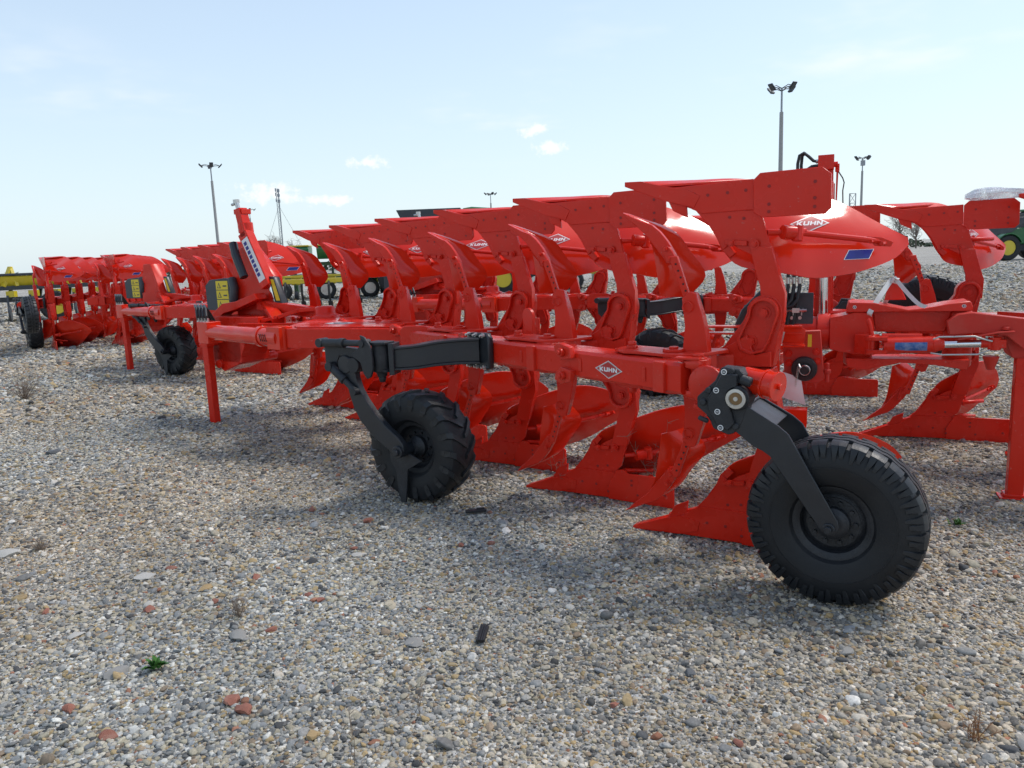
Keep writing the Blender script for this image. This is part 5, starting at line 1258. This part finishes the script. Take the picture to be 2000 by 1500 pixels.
# yellow implement at the left edge
ye = thing('seed_drill', 'yellow and black seed drill beyond the plough at the left edge', 'seed drill', (-17.2, 26.8, 0), .45)
b = MB(); b.prism([(-.45, 1.15), (.45, 1.15), (.6, 1.55), (-.6, 1.55)], -2.2, 2.4, lambda a, c, w: (w, a, c)); link('hopper', b.mesh('hopper', YELP, bevel=.03), ye)
b = MB(); b.box((.1, 0, 1.60), (4.7, 1.3, .08)); link('hopper_cover', b.mesh('hopper_cover', GREY, bevel=.02), ye)
b = MB()
for z in (.75, 1.15): b.bar((-2.8, -.5, z), (2.8, -.5, z), .14, .14); b.bar((-2.8, .5, z), (2.8, .5, z), .14, .14)
for k in range(7): b.bar((-2.7 + .9 * k, -.5, .75), (-2.7 + .9 * k, .5, 1.15), .10, .10)
link('frame', b.mesh('frame', GREY), ye)
for k in range(9):
    t = -2.6 + .65 * k; b = MB(); b.bar((t, -.6, .95), (t + .25, -.75, .95), .16, .2, m=0); b.cyl((t, -.85, .30), (t + .06, -.85, .30), .26, n=14, m=1); b.bar((t, -.7, .9), (t, -.85, .30), .06, .08, m=1)
    link('seed_coulter', b.mesh('seed_coulter', [YELP, GREY]), ye)
for k in range(3):
    b = MB(); t = -2.0 + 1.9 * k; b.bar((t, -.55, 1.2), (t + .25, -.3, 1.85), .14, .10); b.bar((t + .4, -.55, 1.2), (t + .25, -.3, 1.85), .10, .10); link('hopper_bracket', b.mesh('hopper_bracket', YELP), ye)
for t in (-1.6, 1.4): link('wheel', wheel_mesh(.5, .4, YELP, 'yw'), ye, (t, -1.0, .5), .1)
# dark cultivator seen through the far plough
cu = thing('cultivator', 'yellow framed cultivator with black tines behind the far left plough', 'cultivator', (-8.2, 28.0, 0), .15)
b = MB()
for y in (-.6, .0, .6): b.bar((-3, y, .95), (3, y, .95), .14, .14)
for k in range(7): b.bar((-2.7 + .9 * k, -.6, .95), (-2.7 + .9 * k, .6, .95), .1, .1)
link('frame', b.mesh('frame', YELP), cu)
for k in range(12):
    t = -2.75 + .5 * k; y = (-.6, 0, .6)[k % 3]; b = MB(); b.tube([(t, y, .95), (t, y - .22, .8), (t, y - .25, .5), (t, y - .05, .25), (t, y + .12, .02)], .045, 6); b.bar((t, y + .0, .22), (t, y + .16, .02), .16, .03); link('tine', b.mesh('tine', HOSE), cu)

# ------------------------------------------------------------------ distant trees and hedge
def bare_tree(label, x, y, h, seed):
    r = random.Random(seed); o = thing('bare_tree', label, 'tree', (x, y, 0), r.uniform(0, 6), 'leafless trees along the horizon'); tk, cr = MB(), MB()
    tk.tube([(0, 0, 0), (.1, 0, h * .25), (0, .1, h * .5)], [h * .022, h * .018, h * .012], 7)
    for k in range(46):
        z0 = h * r.uniform(.2, .62); a = r.uniform(0, 2 * pi); l = h * r.uniform(.18, .42); e = r.uniform(.35, 1.2)
        p0 = Vector((0, 0, z0)); p1 = p0 + Vector((cos(a) * cos(e), sin(a) * cos(e), sin(e))) * l; cr.tube([p0, p0.lerp(p1, .5) + Vector((0, 0, -.03 * h)), p1], [h * .007, h * .005, h * .002], 4)
        for j in range(7):
            q = p0.lerp(p1, r.uniform(.35, 1)); v = Vector((r.gauss(0, 1), r.gauss(0, 1), r.uniform(-.2, 1.2))).normalized() * h * r.uniform(.06, .14); cr.tube([q, q + v], [h * .0035, h * .0012], 3)
    link('trunk', tk.mesh('trunk', BARK), o); link('crown', cr.mesh('crown', TWIG), o)
for i, (x, y, h, lb) in enumerate([(-59.5, 200, 10.6, 'bare tree left of the radio mast foot'), (-64.5, 204, 9.6, 'smaller bare tree close to the radio mast'), (-54.0, 198, 9.0, 'bare tree right of the radio mast'), (65.5, 130, 7.2, 'bare tree above the right plough landside'), (61.8, 132, 6.0, 'low bare tree just right of the second lamp pole'), (70.5, 134, 6.6, 'bare tree next to the plastic film bundle'), (75.5, 128, 6.4, 'bare tree behind the plastic film at right')]):
    bare_tree(lb, x, y, h, 40 + i)
def hedge():
    r = random.Random(9); b = MB(); vs, fs = [], []
    for k in range(9000):
        x = r.uniform(-140, 150); y = 150 + r.gauss(0, 1.5) + abs(x) * .05; top = 2.6 + 1.2 * sin(x * .21) + .8 * sin(x * .57 + 1); z = r.uniform(0, 1) ** .8 * top; s = r.uniform(.18, .5)
        n = Vector((r.gauss(0, 1), r.gauss(0, 1), r.gauss(0, 1))).normalized(); u = n.orthogonal().normalized(); w = n.cross(u); c = Vector((x, y, z)); k0 = len(vs)
        vs += [c - u * s, c + w * s * .7, c + u * s, c - w * s * .7]; fs.append((k0, k0 + 1, k0 + 2, k0 + 3))
    b.add(vs, fs); return b.mesh('hedge', LEAF, recalc=False)
struct('hedge', hedge(), 'stuff', label='dull green hedge far behind the yard', category='hedge')

# ------------------------------------------------------------------ litter on the gravel
BRICK = mat('brick_red', (.29, .115, .078), .9, var=.35, bump=.6, scale=90, dust=.55, dustcol=(.35, .28, .22)); STONE = mat('pale_stone', (.42, .40, .36), .8, var=.15, bump=.3, scale=60)
DSTONE = mat('dark_stone', (.10, .105, .11), .8, var=.25, bump=.3, scale=60); GSTONE = mat('grey_stone', (.26, .25, .23), .85, var=.2, bump=.3, scale=60); TAN = mat('tan_stone', (.36, .25, .12), .8, var=.25, bump=.2, scale=60)
def chunk(name, label, cat, x, y, s, m, flat=.55, seed=0, group=None, ang=.5):
    r = random.Random(seed); bm = bmesh.new(); bmesh.ops.create_icosphere(bm, subdivisions=2, radius=1)
    cuts = [(Vector((r.gauss(0, 1), r.gauss(0, 1), r.gauss(0, 1))).normalized(), r.uniform(.45, .8)) for _ in range(9)]
    for v in bm.verts:
        for n, d in cuts:
            q = v.co.dot(n)
            if q > d: v.co -= n * (q - d) * .96
        v.co *= 1 + r.uniform(-.04, .04); v.co = Vector((v.co.x * s * r.choice((1.15, 1.15)), v.co.y * s * .8, v.co.z * s * flat))
    me = bpy.data.meshes.new(name); bm.to_mesh(me); bm.free(); me.materials.append(m)
    me.polygons.foreach_set('use_smooth', [True] * len(me.polygons)); me.set_sharp_from_angle(angle=ang)
    return thing(name, label, cat, (x, y, s * flat * .22 + .004), r.uniform(0, 6), group, me)
BK = [(-1.007, 2.522, .040, 'larger of two brick lumps touching at bottom left'), (-1.07, 2.59, .038, 'darker brick lump behind its pair at bottom left'), (-1.342, 3.702, .036, 'flat orange brick chip beside a pale slab at left'), (-1.735, 3.366, .036, 'rough brick piece halfway down the left gravel'), (-1.422, 2.401, .034, 'crumbly brick piece near the bottom left edge'), (-1.655, 2.566, .032, 'rounded pinkish brick pebble near the left bottom corner'), (-2.229, 3.394, .026, 'brick crumb at the far left edge of the gravel'), (-1.844, 3.868, .028, 'brick pebble right of the large pale slab'), (-.908, 4.488, .042, 'dark red brick chip left of the depth wheel'), (-1.317, 4.748, .036, 'orange brick lump farthest left of the depth wheel'), (-1.015, 3.463, .026, 'left brick pebble of a close pair in mid gravel'), (-.944, 3.402, .024, 'right brick pebble of a close pair in mid gravel'), (-1.09, 3.129, .026, 'brick pebble right of the grey slab'), (-.915, 4.05, .024, 'brick pebble beside the white shard'), (-1.451, 3.437, .026, 'brick pebble left of the dry twig weed'), (.313, 2.462, .020, 'small orange brick pebble at bottom centre'), (-.154, 4.044, .026, 'brick pebble in front of the shares, right one of two'), (-.318, 4.024, .028, 'brick pebble in front of the shares, left one of two'), (.681, 2.225, .020, 'brick pebble on the bottom edge right of centre'), (1.434, 2.369, .016, 'tiny brick crumb at bottom right')]
for i, (x, y, s, lb) in enumerate(BK): chunk('brick_fragment', lb, 'brick', x, y, s, BRICK, .6, 60 + i, 'brick fragments in the gravel')
for i, (x, y, s, fl, m, nm, lb) in enumerate([(-1.936, 3.772, .062, .22, STONE, 'stone_slab', 'pale flat stone slab in the left gravel'), (-.856, 3.963, .052, .14, STONE, 'stone_shard', 'thin white shard left of the shares'), (-2.907, 4.17, .07, .4, STONE, 'stone', 'pale stone at the left edge'), (-1.207, 3.08, .055, .35, GSTONE, 'stone_slab', 'long grey stone in front of the dry twig weed'), (.621, 2.645, .028, .6, DSTONE, 'stone', 'dark grey pebble at bottom centre right'), (-.45, 2.961, .045, .35, GSTONE, 'stone', 'broad grey stone beside the black strip'), (-1.60, 2.80, .05, .5, GSTONE, 'stone', 'grey stone just left of the green tuft'), (-1.95, 3.15, .04, .3, STONE, 'stone', 'pale chip near the left edge'), (.95, 2.62, .026, .7, TAN, 'stone', 'tan pebble below the big wheel'), (-4.1, 6.64, .07, .5, DSTONE, 'stone', 'dark lump alone on the left gravel'), (1.55, 2.15, .04, .35, GSTONE, 'stone', 'grey flat stone in the bottom right corner'), (-.72, 2.36, .03, .6, TAN, 'stone', 'yellow brown pebble near bottom left of centre'), (-1.55, 3.6, .045, .3, TAN, 'stone', 'tan flat stone below the pale slab'), (-1.75, 2.25, .055, .5, STONE, 'stone', 'large pale stone in the bottom left corner'), (1.25, 2.75, .034, .5, GSTONE, 'stone', 'bluish stone below the big wheel at right')]):
    chunk(nm, lb, 'stone', x, y, s, m, fl, 120 + i, 'larger stones in the gravel')
def strip():
    b = MB()
    for k in range(4): b.bar((-.018 + .012 * k, -.085, .012 + .002 * (k % 2)), (-.018 + .012 * k, .085, .016 + .002 * (k % 2)), .010, .012)
    b.box((0, 0, .006), (.05, .165, .008)); return b.mesh('rubber_strip', HOSE, bevel=.001)
thing('rubber_strip', 'ribbed black rubber strip lying on the gravel at centre', 'strip', (-.165, 2.994, .010), -.12, me=strip()).scale = (.75, .78, .8)
b = MB(); b.box((0, 0, .012), (.13, .03, .014)); b.box((.03, .012, .022), (.05, .015, .01)); thing('dark_wood_piece', 'dark splinter of wood on gravel before the plough shares', 'wood', (-.254, 4.55, .012), .15, me=b.mesh('dark_wood_piece', HOSE, bevel=.002))
b = MB(); r = random.Random(5)
b.tube([(-.13 + .26 * k / 8, .03 * sin(k * .5) - .01 * k, .022 + .006 * sin(k)) for k in range(9)], .0016, 5); thing('straw', 'pale dry straw on the gravel at right', 'straw', (1.75, 2.60, 0), .25, me=b.mesh('straw', mat('straw', (.5, .44, .32), .7, var=.2)))
def twigs(name, label, cat, x, y, h, n, seed, m=WEED, spread=.35, th=.0013):
    r = random.Random(seed); b = MB()
    for k in range(n):
        a = r.uniform(0, 6.28); e = r.uniform(0, spread); p = Vector((r.gauss(0, .008), r.gauss(0, .008), 0)); d = Vector((cos(a) * sin(e), sin(a) * sin(e), cos(e))); l = h * r.uniform(.5, 1); pts = [p]
        for j in range(4): d = (d + Vector((r.gauss(0, .16), r.gauss(0, .16), 0))).normalized(); pts.append(pts[-1] + d * l / 4)
        b.tube(pts, [th, th, th * .9, th * .7, th * .4], 4)
        for j in (2, 3, 4):
            for q in range(3): v = Vector((r.gauss(0, 1), r.gauss(0, 1), r.uniform(0, 1))).normalized() * h * .13; b.tube([pts[j], pts[j] + v], [th * .7, th * .4], 3)
    o = thing(name, label, cat, (x, y, 0)); link('stems', b.mesh('stems', m), o); return o
twigs('dry_weed', 'dry twiggy weed in the gravel left of centre', 'weed', -1.286, 3.276, .13, 22, 1, spread=.8)
twigs('dry_weed', 'tall thin dry stalk at the bottom left of centre', 'weed', -.548, 2.19, .24, 2, 2, spread=.18)
twigs('dry_weed', 'second sparse dry stalk right of the tall one', 'weed', -.361, 2.45, .17, 4, 3, spread=.35)
twigs('dry_weed', 'dry weed growing against the nearest share point', 'weed', 1.10, 4.13, .22, 8, 4, spread=.5)
twigs('dry_weed', 'dry grey weed behind the second share', 'weed', .86, 4.72, .55, 5, 5, spread=.14, th=.002)
twigs('dry_weed', 'dry stalk between the two nearest plough bodies', 'weed', .30, 4.98, .30, 6, 6, spread=.3, th=.0016)
twigs('dry_weed', 'low grey weed clump far left on the gravel', 'weed', -6.23, 9.7, .35, 40, 7, spread=1.1, th=.003)
twigs('dry_weed', 'dark low weed tuft near the left edge', 'weed', -2.754, 4.23, .08, 30, 8, spread=1.2)
twigs('pine_twig', 'brown curled dry twig in the bottom right corner', 'twig', 1.42, 2.2, .12, 14, 9, mat('rust_twig', (.22, .10, .04), .85, var=.3), 1.45)
def tuft(label, x, y, h, n, seed, w=.004, flat=.3):
    r = random.Random(seed); b = MB()
    for k in range(n):
        a = r.uniform(0, 6.28); e = r.uniform(.4, 1.35); p = Vector((r.gauss(0, .012), r.gauss(0, .008), .004)); d = Vector((cos(a) * sin(e), sin(a) * sin(e), cos(e))); s = d.cross(Vector((0, 0, 1))).normalized(); l = h * r.uniform(.5, 1)
        m = p + d * l * .5 + Vector((0, 0, .004)); t = p + d * l - Vector((0, 0, l * flat * .3)); b.add([p - s * w, p + s * w, m + s * w * 1.5, t, m - s * w * 1.5], [(0, 1, 2, 3, 4)])
    o = thing('grass_tuft', label, 'grass', (x, y, .012)); link('blades', b.mesh('blades', GRASS, recalc=False), o); return o
tuft('small bright green weed rosette at lower left', -1.46, 2.83, .065, 34, 1, .006); tuft('small green grass tuft right of the big wheel', 2.415, 4.017, .06, 22, 2, .003, .1)

def bag():
    b = MB(); b.surf(lambda a, t: (.16 * (t - .5) * (1 - .15 * sin(pi * a)), -.05 * sin(pi * t) * (1 + .4 * sin(7 * a)), .30 * (a - .5)), 10, 10, .004); return b.mesh('white_bag', WHITE)
thing('white_bag', 'small white bag tied on the plough behind, between the skimmer arms', 'bag', (-1.35, 10.2, .95), .3, me=bag())

def straws():
    r = random.Random(21); b = MB()
    for k in range(260):
        y = sqrt(r.uniform(1.9 ** 2, 8 ** 2)); x = r.uniform(-1, 1) * (.72 * y + .3); a = r.uniform(0, 6.28); l = r.uniform(.02, .09); q = []; p = Vector((x, y, r.uniform(.010, .018)))
        for j in range(4): q.append(p.copy()); a += r.gauss(0, .25); p += Vector((cos(a), sin(a), r.gauss(0, .06))) * l / 3
        b.tube(q, r.uniform(.0007, .0014), 4)
    return b.mesh('dry_straw', mat('straw', (.5, .44, .32), .7, var=.2), recalc=False)
struct('dry_straw', straws(), 'stuff', label='fine dry straw bits scattered over the gravel', category='straw')
